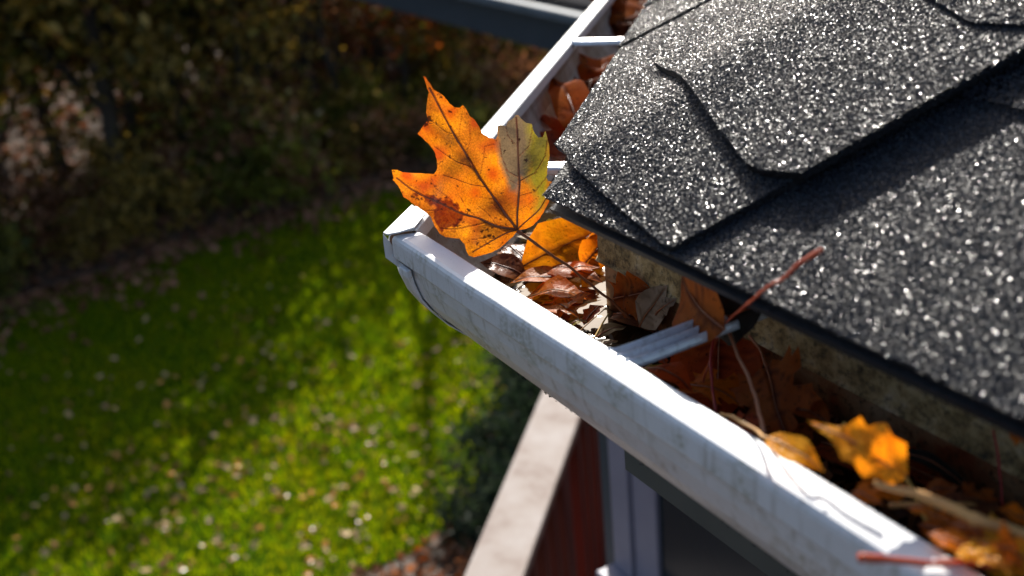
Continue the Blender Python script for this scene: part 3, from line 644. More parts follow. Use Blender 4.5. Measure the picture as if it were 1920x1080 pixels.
def shingle(poly, fn, o0, o1, reach=True, gran=None, edge_pts=True, name='shingle'):
    """poly: outline in (a, b); fn maps (a, b, o) to space; o0(a,b), o1(a,b): bottom/top height. Outline is roughened a little."""
    out = []
    for i in range(len(poly)):
        p, q = poly[i], poly[(i+1) % len(poly)]; L = math.hypot(q[0]-p[0], q[1]-p[1]); n = max(1, min(60, int(L/.008)))
        for k in range(n):
            t = k/n; a, b = p[0]+(q[0]-p[0])*t, p[1]+(q[1]-p[1])*t
            j = noise.noise(Vector((a*160, b*160, len(poly)))); out.append((a+j*.0007, b+j*.0007))
    n = len(out); v = [fn(a, b, o1(a, b)) for a, b in out]+[fn(a, b, o0(a, b)) for a, b in out]
    cen = (sum(a for a, b in out)/n, sum(b for a, b in out)/n)
    res = geometry.delaunay_2d_cdt([Vector(p) for p in out], [], [list(range(n))], 1, 1e-7)
    vv, ff = res[0], res[2]
    top = [fn(p[0], p[1], o1(p[0], p[1])) for p in vv]; bot = [fn(p[0], p[1], o0(p[0], p[1])) for p in vv]
    m = len(vv); F = [tuple(f) for f in ff]+[tuple(i+m for i in f[::-1]) for f in ff]
    base = 2*m; V = top+bot+v
    for i in range(n):
        j = (i+1) % n; F.append((base+i, base+n+i, base+n+j, base+j))
    o = obj(name, V, F, M['shingle'], roof); 
    if len(o.data.polygons): 
        pass
    # stones on the exposed part and along the cut edge
    if gran:
        lo_a, hi_a = min(p[0] for p in gran), max(p[0] for p in gran); lo_b, hi_b = min(p[1] for p in gran), max(p[1] for p in gran)
        N_ = int(DENS*(hi_a-lo_a)*(hi_b-lo_b)); a = RNG.uniform(lo_a, hi_a, N_); b = RNG.uniform(lo_b, hi_b, N_); k = inpoly(a, b, gran)
        a, b = a[k], b[k]
        P = [fn(x, y, o1(x, y)+.0001) for x, y in zip(a, b)]
        for (p, q) in zip(out, out[1:]+out[:1]):
            L = math.hypot(q[0]-p[0], q[1]-p[1])
            for _ in range(int(L*900)):
                t = random.random(); x, y = p[0]+(q[0]-p[0])*t, p[1]+(q[1]-p[1])*t
                if lo_a-.01 < x < hi_a+.01 and lo_b-.01 < y < hi_b+.01: P.append(fn(x, y, o1(x, y)-random.random()**2*.0006))
        granules(P, o, tuple(NF if fn is FP else NL))
    return o
EXP = .1435; TH = .0036
def lift(b, b0, base=0.):               # a course rests on the one below: its butt end is raised
    return base + TH*1.0*max(0, 1-(b-b0)/(EXP*1.3))
def field():
    # starter strip: its end shows under the first hip shingle
    obj('starter_strip', [FP(a, b, o) for o in (-.0005-.004, -.0005) for a, b in ((.022, -.001), (3.0, -.001), (3.0, .16), (.16*COT+.012, .16), (.024, .03))],
        [(4,3,2,1,0), (5,6,7,8,9)]+[(i, (i+1) % 5, 5+(i+1) % 5, 5+i) for i in range(5)], M['felt'], roof)
    for c in range(9):
        b0 = c*EXP; b1 = b0+EXP*1.35
        # near plane
        cuts = [b0*COT+(.0175 if c == 0 else .03)]; x = b0*COT+(.62 if c == 0 else .18+.21*((c*7) % 3)); w = [.36, .29, .44, .33, .40]
        k = c
        while x < 3.0: cuts.append(x); x += w[k % 5]; k += 1
        cuts.append(3.05)
        for i in range(len(cuts)-1):
            a0, a1 = cuts[i]+.0015, cuts[i+1]-.0015
            poly = [(a0, b0), (a1, b0), (a1, b1), (max(a0, b1*COT+.03) if i == 0 else a0, b1)]
            if c == 0 and i == 0: poly = [(a0, b0+.001), (a1, b0), (a1, b1), (b1*COT+.03, b1), (a0+.004, b0+.034), (a0-.013, b0+.030)]
            if c == 1 and i == 0: poly = [(a0+.16, b0), (a0+.175, b0-.0), (a1, b0), (a1, b1), (b1*COT+.1, b1), (a0+.15, b0+.012)]
            gr = None
            if c < 4 and a0 < .62:
                ga, gb = a0, min(a1, .62); g0 = b0-.0005; g1 = min(b0+EXP+.002, .40)
                gr = [(ga, g0), (gb, g0), (gb, g1), (ga, g1)]
            bo = b0
            shingle(poly, FP, lambda a, b, bo=bo: lift(b, bo, .0002), lambda a, b, bo=bo: lift(b, bo, .0002)+TH, gran=gr)
        # far plane: first shingle wraps over the hip (built below)
        cuts = [.27, .442, .70, 1.02, 1.33, 1.7, 2.0, 2.4, 2.7, 3.05] if c == 0 else [b0*COT+.05]+list(np.cumsum([.20+.07*((c*3) % 4), .30, .36, .28, .4, .33, .3, .4])+b0*COT+.05)
        if c == 0: g1_ = (at(1178, 82, NL, NL.dot(LP(0, 0, .0046)))-H0).dot(BX); g2_ = (at(1221, 11, NL, NL.dot(LP(0, 0, .0046)))-H0).dot(BX); cuts = [g1_, g2_]+[g2_+.27*k for k in range(1, 10)]
        for i in range(len(cuts)-1):
            a0, a1 = cuts[i]+.0040, cuts[i+1]-.0040
            poly = [(a0, b0), (a1, b0), (a1, b1), (max(a0, b1*COT+.035) if i == 0 and c else a0, b1)]
            gr = None
            if c < 4 and a0 < .95:
                gr = [(a0, b0-.0005), (min(a1, .95), b0-.0005), (min(a1, .95), min(b0+EXP+.002, .42)), (a0, min(b0+EXP+.002, .42))]
            bo = b0; ex = .0004+.0016*min(i+1, 3) if c == 0 else 0
            shingle(poly, LP, lambda a, b, bo=bo, ex=ex: (ex if ex else lift(b, bo, .0002)), lambda a, b, bo=bo, ex=ex: (ex+.0042 if ex else lift(b, bo, .0002)+TH), gran=gr)
field()
def hipfn(o_extra=0.):
    def fn(w, s, o=0):
        """w across the hip (negative: far plane), s along it; the fold is rounded"""
        r = .011
        if abs(w) < r:
            # quadratic blend between the two planes
            tl = (w+r)/(2*r); p0, p1, p2 = WLv*r, Vector((0, 0, 0)), WFv*r
            p = p0*(1-tl)**2+p1*2*tl*(1-tl)+p2*tl*tl; nn = (NL*(1-tl)+NF*tl).normalized()
        elif w < 0: p = WLv*(-w); nn = NL
        else: p = WFv*w; nn = NF
        return H0 + HD*s + p + nn*o
    return fn
def strip_shingle(poly, fn, o0, o1, gran):
    """like shingle, but diced across w so it bends over the fold"""
    ws = [w for w in np.arange(-.44, .20, .0055)]
    lo, hi = [], []
    def edge(w):
        ys = []
        for i in range(len(poly)):
            (x0, y0), (x1, y1) = poly[i], poly[(i+1) % len(poly)]
            if (x0 <= w < x1) or (x1 <= w < x0): ys.append(y0+(y1-y0)*(w-x0)/(x1-x0))
        return (min(ys), max(ys)) if len(ys) >= 2 else None
    x0, x1 = min(p[0] for p in poly), max(p[0] for p in poly)
    W = [x0+1e-5]+[w for w in ws if x0+.002 < w < x1-.002]+[p[0] for p in poly if x0+.002 < p[0] < x1-.002]+[x1-1e-5]; W = sorted(W)
    rows = []
    for w in W:
        e = edge(w)
        if e is None: continue
        j = .0006*noise.noise(Vector((w*220, 3, 1))); rows.append((w, e[0]+j, max(e[1], e[0]+.002)))
    K = 6; V, F = [], []; n = len(rows)
    for side in (o1, o0):
        for w, a, b in rows:
            for k in range(K+1):
                s = a+(b-a)*k/K; V.append(fn(w, s, side(w, s)))
    off = n*(K+1)
    for i in range(n-1):
        for k in range(K):
            a = i*(K+1)+k; b = a+K+1
            F.append((a, b, b+1, a+1)[::-1]); F.append((a+off, b+off, b+1+off, a+1+off))
        F.append((i*(K+1), (i+1)*(K+1), (i+1)*(K+1)+off, i*(K+1)+off)); F.append((i*(K+1)+K, i*(K+1)+K+off, (i+1)*(K+1)+K+off, (i+1)*(K+1)+K))
    for k in range(K):
        F.append((k, k+off, k+1+off, k+1)); q = (n-1)*(K+1)+k; F.append((q, q+1, q+1+off, q+off))
    o = obj('hip_shingle', V, F, M['shingle'], roof, False)
    if gran:
        ga = [p[0] for p in gran]; gb = [p[1] for p in gran]; N_ = int(DENS*(max(ga)-min(ga))*(max(gb)-min(gb)))
        a = RNG.uniform(min(ga), max(ga), N_); b = RNG.uniform(min(gb), max(gb), N_); k = inpoly(a, b, gran) & inpoly(a, b, poly)
        P = [fn(x, y, o1(x, y)+.0001) for x, y in zip(a[k], b[k])]; WW = list(a[k])
        for i in range(len(poly)):
            p, q = poly[i], poly[(i+1) % len(poly)]; L = math.hypot(q[0]-p[0], q[1]-p[1])
            for _ in range(int(L*900)):
                t = random.random(); x, y = p[0]+(q[0]-p[0])*t, p[1]+(q[1]-p[1])*t
                if min(gb)-.01 < y < max(gb): P.append(fn(x, y, o1(x, y)-random.random()**2*.0015)); WW.append(x)
        tl = np.clip((np.array(WW)+.011)/.022, 0, 1)[:, None]; granules(P, o, np.array(NL)*(1-tl)+np.array(NF)*tl)
    return o
def caps():
    fn = hipfn()
    # eave of the far plane in (w, s): the eave leaves the hip foot at the plan angle
    def eave(a):   # point on the far eave, distance a from the foot
        p = BX*a - UP*0; return (-(p.dot(WLv)), p.dot(HD))
    o_base = TH*2+.0004
    def k_(w): q = min(1, max(0, (w+.11)/.12)); return q*q*(3-2*q)
    def top1(w, s): return .0046*(1-k_(w))+(o_base+.0032)*k_(w)
    def bot1(w, s): return top1(w, s)-.0042
    e1, e2 = eave(.083), eave(.341)
    up2 = upL*(EXP+.06)
    def lw(a, b): p = BX*a+upL*b; return (-(p.dot(WLv)), p.dot(HD))
    # first course shingle that wraps over the hip
    g1_ = (at(1178, 82, NL, NL.dot(LP(0, 0, .0046)))-H0).dot(BX)-.0030
    poly = [lw(g1_, .0), e1, (-.02, .031), (.01, .030), (.042, .034), (.092, .042), (.123, .0475), (.1255, .052), (.1255, .30), (-.08, .30), lw(g1_, .165)]
    strip_shingle(poly, fn, bot1, top1, [(-.42, -.05), (.13, -.05), (.13, .21), (-.42, .21)])
    def mk(s0, k):
        s0 -= .010
        base = o_base+.0030
        def t(w, s): return (base+.0040)*k_(w)+.0086*(1-k_(w))+.0020*max(0, 1-(s-s0)/.14)+.0003*math.exp(-((abs(w)-.1)/.02)**2)
        def b(w, s): return t(w, s)-.0046
        if k == 0: pl = [(-.150, s0+.012), (-.06, s0+.008), (0, s0+.003), (.05, s0-.001), (.088, s0-.003), (.0985, s0+.000), (.1165, s0+.013), (.1150, s0+.20), (-.146, s0+.20)]
        else: pl = [(-.135, s0+.02), (-.122, s0+.004), (0, s0), (.078, s0-.002), (.103, s0+.012), (.114, s0+.03), (.1135, s0+.2), (-.132, s0+.2)]
        pl = [(w+.015, q) for w, q in pl]
        strip_shingle(pl, fn, b, t, [(-.16, s0-.01), (.13, s0-.01), (.13, s0+.15), (-.16, s0+.15)] if s0 < .45 else None)
    mk(.115, 0)
    for k in range(1, 9): mk(.115+.1275*k, k)
caps()
# boards that carry the shingles
def deck_boards():
    for side in (0, 1):
        f = FP if side == 0 else LP
        v = [f(.03, .022, -.0052), f(3.0, .022, -.0052), f(3.0, 1.4, -.0052), f(1.4*COT, 1.4, -.0052)]
        v += [p-(NF if side == 0 else NL)*.012 for p in v]
        fc = [(0,1,2,3), (7,6,5,4), (0,4,5,1), (1,5,6,2), (2,6,7,3), (3,7,4,0)]
        obj('roof_board', v, fc if side == 0 else [t[::-1] for t in fc], M['wood'], roof)
deck_boards()

# ================================================================== GUTTER
gut = thing('rain_gutter', (0, 0, 0), 'dirty white aluminium rain gutter turning the corner below the shingles', 'gutter')
W = .1290
PROF_OUT = [(.0172, -.0105), (.0172, -.0008), (.0160, 0), (.0040, 0), (.0018, -.0006), (.0005, -.0022), (0, -.0045), (0, -.0150), (.0010, -.0166), (.0040, -.0166),
            (.0042, -.0190), (.0056, -.0290), (.0092, -.0410), (.0155, -.0520), (.0240, -.0625), (.0335, -.0715), (.0395, -.0762), (.0440, -.0800), (.0452, -.0835), (.0480, -.0850), (.0600, -.0850), (W, -.0850), (W, -.028)]
def miter(d, z): return BIS*(d/SB)+UP*z
def channel(prof, xend, side, x0=None, thick=.0007):
    pr2 = []
    for (a, b), (c, d) in zip(prof, prof[1:]):
        L = math.hypot(c-a, d-b); pr2.append((a, b))
        if L > .0025:
            e = .00035/L; pr2 += [(a+(c-a)*e, b+(d-b)*e), (c-(c-a)*e, d-(d-b)*e)]
    prof = pr2+[prof[-1]]
    v, f = [], []; n = len(prof); T = [0, .012, .03, .05, .075, .10, .13, .17, .21, .26, .31, .37, .43, .50, .6, .8, 1.2, 2.0, xend]; m = len(T)
    for d, z in prof:
        c = miter(d, z); D = AX if side == 0 else BX
        for k, t in enumerate(T):
            p = c+D*t
            if k == 0 and side == 0 and z > -.0150 and d < .02: p += AX*(.0052+.10*d)
            w = noise.noise(Vector((t*16, d*9, side*5.)))*.0007+noise.noise(Vector((t*47, 1.3, side)))*.00025
            if z > -.03 and 0 < k: p += (NA if side == 0 else NB)*w + UP*w*.4
            elif 0 < k and d < .06: p += (NA if side == 0 else NB)*noise.noise(Vector((t*22, z*30, 7.)))*.0006
            v.append(p)
    for i in range(n-1):
        for k in range(m-1):
            a = i*m+k; f.append((a, a+m, a+m+1, a+1) if side == 0 else (a, a+1, a+m+1, a+m))
    return v, f
def add_channel(side):
    v, f = channel(PROF_OUT, 3.1, side); me = mesh('channel', v, f)
    me.materials.append(M['white']); me.materials.append(M['inner']); me.materials.append(M['back'])
    # the front face and lip are painted outside, stained inside: solidify inwards with the second material
    for p in me.polygons:
        i = p.index; zc = p.center.z; p.use_smooth = -.0845 < zc < -.0169
        if abs((p.center.y if side == 0 else p.center.dot(NB))-W) < .0015 and p.center.z > -.084: p.material_index = 2
    o = link('channel', me, gut)
    s = o.modifiers.new('solid', 'SOLIDIFY'); s.thickness = .0007; s.offset = -1; s.material_offset = 1; s.use_rim = True
    return o
add_channel(0); add_channel(1)
# lip cut-out at the corner is made by the sheets below
def sheet(name, px, mat, th=.0008, plane=None, tri=None):
    v = [at(x, y, plane[0], plane[1]) if len(q) == 2 else at(x, y, q[2], q[3]) for q in px for x, y in [q[:2]]]
    o = obj(name, v, tri or [tuple(range(len(v)))], mat, gut)
    s = o.modifiers.new('solid', 'SOLIDIFY'); s.thickness = th; s.offset = 0; return o
def corner():
    nrm = Vector((CAM.x, CAM.y, 0)).normalized()
    def Z(x, y, h): return (x, y, UP, h)
    def Q(x, y, c): return (x, y, nrm, c-.002)
    # bent outer flap: a thin wall of metal standing proud round the corner
    sheet('corner_flap', [Q(718, 438, .004), Q(734, 457, .0035), Q(742, 476, .003), Q(723, 483, .004), Q(719, 455, .004)], M['white'], tri=[(0, 1, 3, 4), (1, 2, 3)])
    sheet('corner_flap', [Q(742, 474, .003), Q(756, 502, .0022), Q(723, 483, .004), Q(742, 497, .004)], M['white'], tri=[(0, 1, 3, 2)])
    sheet('corner_flap', [Q(756, 501, .0022), Q(784, 518, .001), Q(764, 515, .002), Q(742, 497, .003)], M['white'], tri=[(0, 1, 2, 3)])
    # strip that covers the mitre below the lip
    pr = [(d-.0013, z_-.0006) for d, z_ in PROF_OUT[10:18]]
    v, f = [], []
    for d, z_ in pr:
        a = BIS*((d+.001)/SB)+UP*z_-AX*.004; v += [a, Vector((a.x+.0245-.22*d, d, z_))]
    for i in range(len(pr)-1): f.append((2*i, 2*i+1, 2*i+3, 2*i+2))
    o = obj('corner_strip', v, f, M['white'], gut, True); s = o.modifiers.new('solid', 'SOLIDIFY'); s.thickness = .0008; s.offset = 0
    # tab under the lip, and the folded end of the far lip
    box('corner_tab', (.0135, -.0016, -.0235), (.011, 0, 0), (0, .004, 0), (0, 0, .0055), M['white'], gut, .0008)
    sheet('lip_fold', [Z(719, 437, .0026), Z(772, 385, .0022), Z(797, 403, .0026), Z(777, 427, .0034), Z(748, 436, .0030), Z(726, 440, .0028)], M['white'], th=.0010)
corner()
def fringe():
    P = []
    for _ in range(5200):
        x = .075+random.random()**1.5*.55; q = noise.noise(Vector((x*60, 2, 2)))
        if random.random() < .35+q: P.append((x, .0452+random.gauss(0, .0012), -.0835+random.gauss(0, .0010)-max(0, q)*.0016*random.random()))
    o = granules(P, gut, (0., -.7, -.7)); o.name = 'grime'
fringe()
def drip_edge():
    """mossy strip of metal behind the gutter"""
    d0 = W-.0026
    for side in (0, 1):
        pr = [(d0+.004, .012), (d0, .004), (d0-.0006, -.020), (d0-.0010, -.0372), (d0-.0030, -.0395)]
        v, f = channel(pr, 3.05, side); o = obj('drip_edge', v, f, M['moss'], roof); s = o.modifiers.new('solid', 'SOLIDIFY'); s.thickness = .0010; s.offset = 1
drip_edge()
def hanger(side, t, w=.0215):
    """ribbed strap from the lip to the fascia"""
    def P(u, d, z): return (AX*(t+u)+NA*d+UP*z) if side == 0 else (BX*(t+u)+NB*d+UP*z)
    prof = []
    n = 36
    for i in range(n+1):
        u = i/n; x = (u-.5)*w
        r = math.cos((u-.5)*math.pi*6)           # three ribs
        prof.append((x, .0025*max(-1., r*1.15)))
    v, f = [], []; ds = [.0150, .0190, .03, .06, .09, .118, W-.004]
    zz = [-.0016, -.0030, -.0035, -.0036, -.0036, -.0036, -.0036]
    for d, z in zip(ds, zz):
        for x, h in prof: v.append(P(x, d, z+h))
    m = n+1
    for i in range(len(ds)-1):
        for k in range(n):
            a = i*m+k
            if i in (0, len(ds)-2) or math.cos(((k+.5)/n-.5)*math.pi*6) > -.62: f.append((a, a+1, a+1+m, a+m))
    o = obj('hanger', v, f, M['hanger'], gut, True); s = o.modifiers.new('solid', 'SOLIDIFY'); s.thickness = .0014; s.offset = -1
    # screw head at the back
    c = P(0, W-.006, -.0036); 
    return o
hanger(0, (zat(1137, 651, 0).x+zat(1184, 679, 0).x)/2); hanger(0, .86); hanger(0, 1.5)
tB = zat(1088, 81, -.003).dot(BX); tA = zat(1030, 317, -.003).dot(BX)
hanger(1, tA, .016); hanger(1, tB, .0115); hanger(1, tB+.5)
def water():
    zw = -.0735; d0 = .0365; d1 = W-.0015
    k0, k1 = miter(d0, zw), miter(d1, zw)
    v = [k0, Vector((3.0, d0, zw)), Vector((3.0, d1, zw)), k1, BX*3.0+NB*d1+UP*zw, BX*3.0+NB*d0+UP*zw]
    # dice the surface so it can ripple
    V, F = [], []
    for side in (0, 1):
        n, m = 120, 14; off = len(V)
        for i in range(n+1):
            s = (i/n)**1.6*1.6
            for j in range(m+1):
                d = d0+(d1-d0)*j/m; c = miter(d, zw); p = c+(AX if side == 0 else BX)*s
                p.z += .0006*noise.noise(Vector((p.x*55, p.y*55, 1.7)))+.0004*noise.noise(Vector((p.x*160, p.y*160, 4))); V.append(p)
        for i in range(n):
            for j in range(m): a = off+i*(m+1)+j; F.append((a, a+m+1, a+m+2, a+1) if side == 0 else (a, a+1, a+m+2, a+m+1))
    return tag(obj('water', V, F, M['water'], None, True), kind='structure')
water()

# ================================================================== LEAVES
def seg_dist(P, a, b):
    a, b = np.array(a), np.array(b); d = b-a; L = (d@d) or 1e-9; t = np.clip(((P-a)@d)/L, 0, 1); return np.linalg.norm(P-(a+t[:, None]*d), axis=1)
def poly_dist(P, poly, closed=False):
    q = list(zip(poly, poly[1:]+(poly[:1] if closed else []))); q = q if closed else q[:len(poly)-1]
    return np.min([seg_dist(P, a, b) for a, b in q], axis=0)
def densify(poly, step, jit=0.):
    out = []
    for (a, b), (c, d) in zip(poly, poly[1:]+poly[:1]):
        L = math.hypot(c-a, d-b); n = max(1, int(L/step))
        for k in range(n):
            t = k/n; x, y = a+(c-a)*t, b+(d-b)*t
            if jit and k: j = jit*noise.noise(Vector((x/step*.37, y/step*.37, 2.))); nx, ny = -(d-b)/L, (c-a)/L; x += nx*j; y += ny*j
            out.append((x, y))
    return out
def blade_mesh(outline, veins, step, fn, vein_w, attrs=None, jit=0.):
    """triangulated blade: outline + interior points; 'vein' attribute from the distance to the vein lines"""
    out = densify(outline, step, jit); A = np.array(out); x0, y0 = A.min(0); x1, y1 = A.max(0)
    gx, gy = np.meshgrid(np.arange(x0, x1, step), np.arange(y0, y1, step*.87)); gx = gx+(np.arange(gx.shape[0]) % 2)[:, None]*step*.5
    G = np.stack([gx.ravel(), gy.ravel()], 1); G = G+RNG.uniform(-.12, .12, G.shape)*step
    G = G[inpoly(G[:, 0], G[:, 1], out)]
    if len(G): G = G[poly_dist(G, out, True) > step*.45]
    n = len(out); pts = [Vector(p) for p in out]+[Vector(p) for p in G]
    r = geometry.delaunay_2d_cdt(pts, [], [list(range(n))], 1, 1e-9)
    vv, ff = r[0], [tuple(f) for f in r[2]]
    Q = np.array([tuple(p) for p in vv]); me = mesh('blade', [fn(p[0], p[1]) for p in Q], ff)
    val = np.zeros(len(Q))
    for pl, wd in veins:
        d = poly_dist(Q, pl); val = np.maximum(val, np.clip(1.35-d/(vein_w*wd), 0, 1)*min(1, .35+.65*wd))
    a = me.attributes.new('vein', 'FLOAT', 'POINT'); a.data.foreach_set('value', val.astype(np.float32))
    for k, g in (attrs or {}).items():
        a = me.attributes.new(k, 'FLOAT', 'POINT'); a.data.foreach_set('value', np.asarray(g(Q), dtype=np.float32))
    me.polygons.foreach_set('use_smooth', [True]*len(me.polygons)); return me

# --- the big leaf: outline in units of the leaf sheet (x right, y down), stalk joint at (745, 855)
HO = [(295,115),(305,118),(318,138),(330,155),(345,180),(370,195),(395,212),(420,245),(445,262),(468,262),(483,248),(500,270),(515,300),(540,320),(560,350),(575,385),(605,405),(640,415),(650,400),(650,350),(665,345),(690,350),(700,325),(725,312),(738,295),(752,297),(765,315),(790,335),(815,338),(825,375),(845,405),(868,405),(880,375),(890,410),(898,450),(900,500),(893,545),(885,600),(892,618),(915,618),(945,610),(980,602),(960,635),(935,670),(905,700),(885,740),(870,770),(850,800),(820,830),(790,845),(745,855),(728,880),(700,905),(660,940),(620,960),(570,975),(535,983),(510,975),(500,955),(490,920),(465,895),(430,890),(395,885),(370,870),(350,840),(335,810),(325,785),(300,765),(270,745),(245,730),(215,705),(190,690),(180,665),(165,635),(140,608),(145,600),(138,560),(165,560),(190,572),(230,575),(290,578),(345,582),(360,560),(360,520),(350,480),(330,450),(300,420),(272,395),(285,380),(300,355),(320,330),(312,290),(315,240),(322,195),(310,160)]
HV = [([(745,850),(700,790),(620,680),(560,590),(500,490),(440,390),(390,300),(350,220),(325,175)], 1.), ([(745,850),(650,835),(570,800),(470,770),(400,735),(320,700),(230,655),(160,600)], .85),
      ([(745,850),(745,760),(757,640),(752,560),(748,450),(745,370),(740,310)], .85), ([(745,850),(700,865),(640,895),(580,930),(530,960)], .6), ([(745,850),(800,800),(850,755),(890,690),(940,640),(975,605)], .6)]
HV2 = [([(540,555),(460,530),(400,490),(350,455)], .5), ([(590,645),(520,635),(450,610),(390,590)], .45), ([(500,480),(520,420),(515,340)], .35), ([(565,590),(580,520),(590,450),(635,440)], .4), ([(470,770),(430,710),(350,650),(330,600)], .4),
       ([(600,815),(540,830),(440,850),(370,845)], .55), ([(755,600),(700,570),(670,500),(660,430)], .45), ([(757,620),(830,580),(880,500),(890,420)], .5), ([(755,690),(830,670),(885,600)], .45), ([(757,640),(710,610),(690,560)], .3),
       ([(640,705),(600,700),(545,690)], .3), ([(440,390),(400,380),(330,330)], .35), ([(460,420),(470,350),(480,270)], .3), ([(650,835),(600,770),(560,740)], .35), ([(560,800),(500,750),(470,690)], .35), ([(750,500),(800,450),(820,360)], .4), ([(748,450),(700,400),(690,355)], .35),
       ([(400,735),(360,760),(300,755)], .35), ([(320,700),(280,660),(200,620)], .25), ([(700,865),(690,890),(660,935)], .3), ([(640,895),(600,890),(520,900)], .35), ([(850,755),(870,720),(905,690)], .3), ([(680,765),(640,740),(620,720)], .25), ([(410,340),(370,350),(320,345)], .25), ([(746,760),(800,730),(850,690)], .3)]
def hero_leaf():
    jx = Vector(zat(969.8, 432.6, -.005)); hn = (CAM-jx); hn.z = 0; hn.normalize(); tilt = R(22)
    n = (hn*math.cos(tilt)+UP*math.sin(tilt)).normalized(); c = n.dot(jx)
    def fn(u, v):
        p = at(680+u/2.571, 100+v/2.571, n, c); ru, rv = (u-745)/300, (v-855)/300; r = math.hypot(ru, rv)
        # gentle cupping, each lobe lifting at its tip
        h = .0045*math.sin(u*.016+.8)*math.sin(v*.012)+.0022*noise.noise(Vector((u*.011, v*.011, .3)))+.0016*r*r*math.sin(math.atan2(rv, ru)*5+.6)
        if u > 640 and v < 640: h += .006*((u-640)/250)**1.5*(640-v)/300
        return p+n*h
    out = HO
    lobe_shade = [(650,440),(645,340),(738,280),(820,325),(835,400),(812,520),(795,620),(762,600),(745,660),(712,660),(690,600),(660,520)]  # outline of the lobe whose shadow is painted into the blade
    oliv = [(790,325),(910,370),(905,600),(900,620),(890,700),(850,770),(825,770),(840,700),(815,650),(790,605),(795,500),(805,400)]
    bl = [(330,790),(345,830),(400,850),(450,845),(470,815),(475,770),(455,735),(420,705),(370,690),(330,680),(290,690),(250,685),(300,712),(350,735),(345,765)]
    def msk(poly, soft):
        def g(Q):
            d = poly_dist(Q, poly, True); s = np.where(inpoly(Q[:, 0], Q[:, 1], poly), d, -d)
            nz = np.array([noise.noise(Vector((a*.02, b*.02, 5)))+.6*noise.noise(Vector((a*.06, b*.06, 1))) for a, b in Q])*(10 if soft > 12 else 30)
            return np.clip(.5+(s+nz)/soft, 0, 1)
        return g
    def ruddy(Q):
        e = poly_dist(Q, HO, True); w = np.clip(1-e/34, 0, 1)*.55
        a = np.clip((360-Q[:, 0])/90, 0, 1)*np.clip((Q[:, 1]-330)/60, 0, 1)*np.clip((560-Q[:, 1])/60, 0, 1)
        nz = np.array([noise.noise(Vector((p*.012, q*.012, 9))) for p, q in Q]); return np.clip(w*(.6+nz)+a*.6+np.clip(nz+.02, 0, 1)*1.5, 0, 1)
    DOTS = [(320,330,16),(310,350,12),(328,315,9),(382,218,7),(420,355,8),(555,915,9),(575,858,8),(600,850,7),(610,880,10),(590,885,8),(625,840,7),(665,800,6),(570,930,6),(350,640,5),(510,755,9),(460,640,5),(610,560,5),(240,690,8),(262,700,7),(500,290,4),(455,830,10),(470,800,8),(300,690,9),(330,705,11),(360,715,10),(395,730,11),(425,745,9),(280,700,6),(715,800,4),(590,840,5),(380,750,5),(350,590,4)]
    def dots(Q):
        nz = np.array([noise.noise(Vector((a*.09, b*.09, 2))) for a, b in Q]); o = np.zeros(len(Q))
        for x, y, r in DOTS: o = np.maximum(o, np.clip((r*(1+1.2*nz)-np.hypot(Q[:, 0]-x, (Q[:, 1]-y)*1.25))/3+.5, 0, 1))
        return o*.9
    me = blade_mesh(out, HV+HV2, 5.2, fn, 5.0, {'lobe_shade': msk(lobe_shade, 30), 'olive': msk(oliv, 50), 'dots': dots, 'blotch': msk(bl, 10), 'ruddy': ruddy}, jit=2.0)
    t = thing('maple_leaf', jx, 'large backlit orange maple leaf standing upright over the gutter corner', 'leaf')
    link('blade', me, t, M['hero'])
    bk = n*-.0  # ribs stand proud on the side that faces us
    for pl, wd in HV:
        pp = [fn(*q)+n*.0002 for q in pl]; tube('vein', pp, [.0008*wd, .0002*wd], M['brownstem'], t, 6, 4)
    foot = zat(1197, 611, -.071)
    mid = jx.lerp(foot, .45)+UP*.003
    tube('stem', [jx+n*.0006, jx.lerp(foot, .2)+UP*.0015, mid, jx.lerp(foot, .75)+UP*.0025, foot], [.00115, .0009, .0009, .00095, .0009, .001], M['brownstem'], t, 8)
hero_leaf()

# --- leaves in the gutter: unit shapes, base at (0, 0), tip at (1, 0)
MAPLE = [(0,0),(-.05,.07),(.02,.17),(-.10,.30),(.05,.31),(.02,.42),(.17,.38),(.28,.36),(.28,.30),(.36,.22),(.42,.30),(.50,.44),(.56,.40),(.70,.47),(.66,.36),(.72,.28),(.60,.18),(.62,.12),(.78,.13),(.80,.07),(1,0)]
MAPLE = MAPLE+[(x, -y) for x, y in MAPLE[-2:0:-1]]
MV = [([(0,0),(.5,.01),(.97,0)], 1.), ([(0,0),(.3,.22),(.64,.42)], .8), ([(0,0),(.3,-.22),(.64,-.42)], .8), ([(0,0),(-.02,.15),(.02,.36)], .5), ([(0,0),(-.02,-.15),(.02,-.36)], .5), ([(.3,0),(.45,.12)], .4), ([(.3,0),(.45,-.12)], .4), ([(.5,0),(.65,.09)], .4), ([(.5,0),(.65,-.09)], .4)]
OVAL = [(0,0),(.06,.09),(.16,.19),(.30,.26),(.45,.28),(.60,.25),(.74,.18),(.86,.09),(.94,.035),(1,0)]; OVAL = OVAL+[(x, -y) for x, y in OVAL[-2:0:-1]]
OV = [([(0,0),(.5,.01),(.97,0)], 1.)]+[([(x,0),(x+.14, s*.20)], .4) for x in (.15,.27,.39,.51,.63,.75) for s in (1, -1)]
SHARD = [(0,0),(.1,.2),(.22,.13),(.4,.26),(.55,.18),(.7,.24),(.85,.1),(1,0),(.86,-.13),(.7,-.1),(.52,-.25),(.35,-.16),(.2,-.22),(.08,-.1)]
CURLED = [(0,0),(.04,.12),(.12,.21),(.20,.17),(.32,.25),(.45,.21),(.55,.24),(.64,.13),(.74,.07),(.87,.035),(1,.0),(.87,-.04),(.74,-.09),(.66,-.16),(.58,-.28),(.50,-.23),(.36,-.36),(.28,-.27),(.15,-.30),(.07,-.13)]
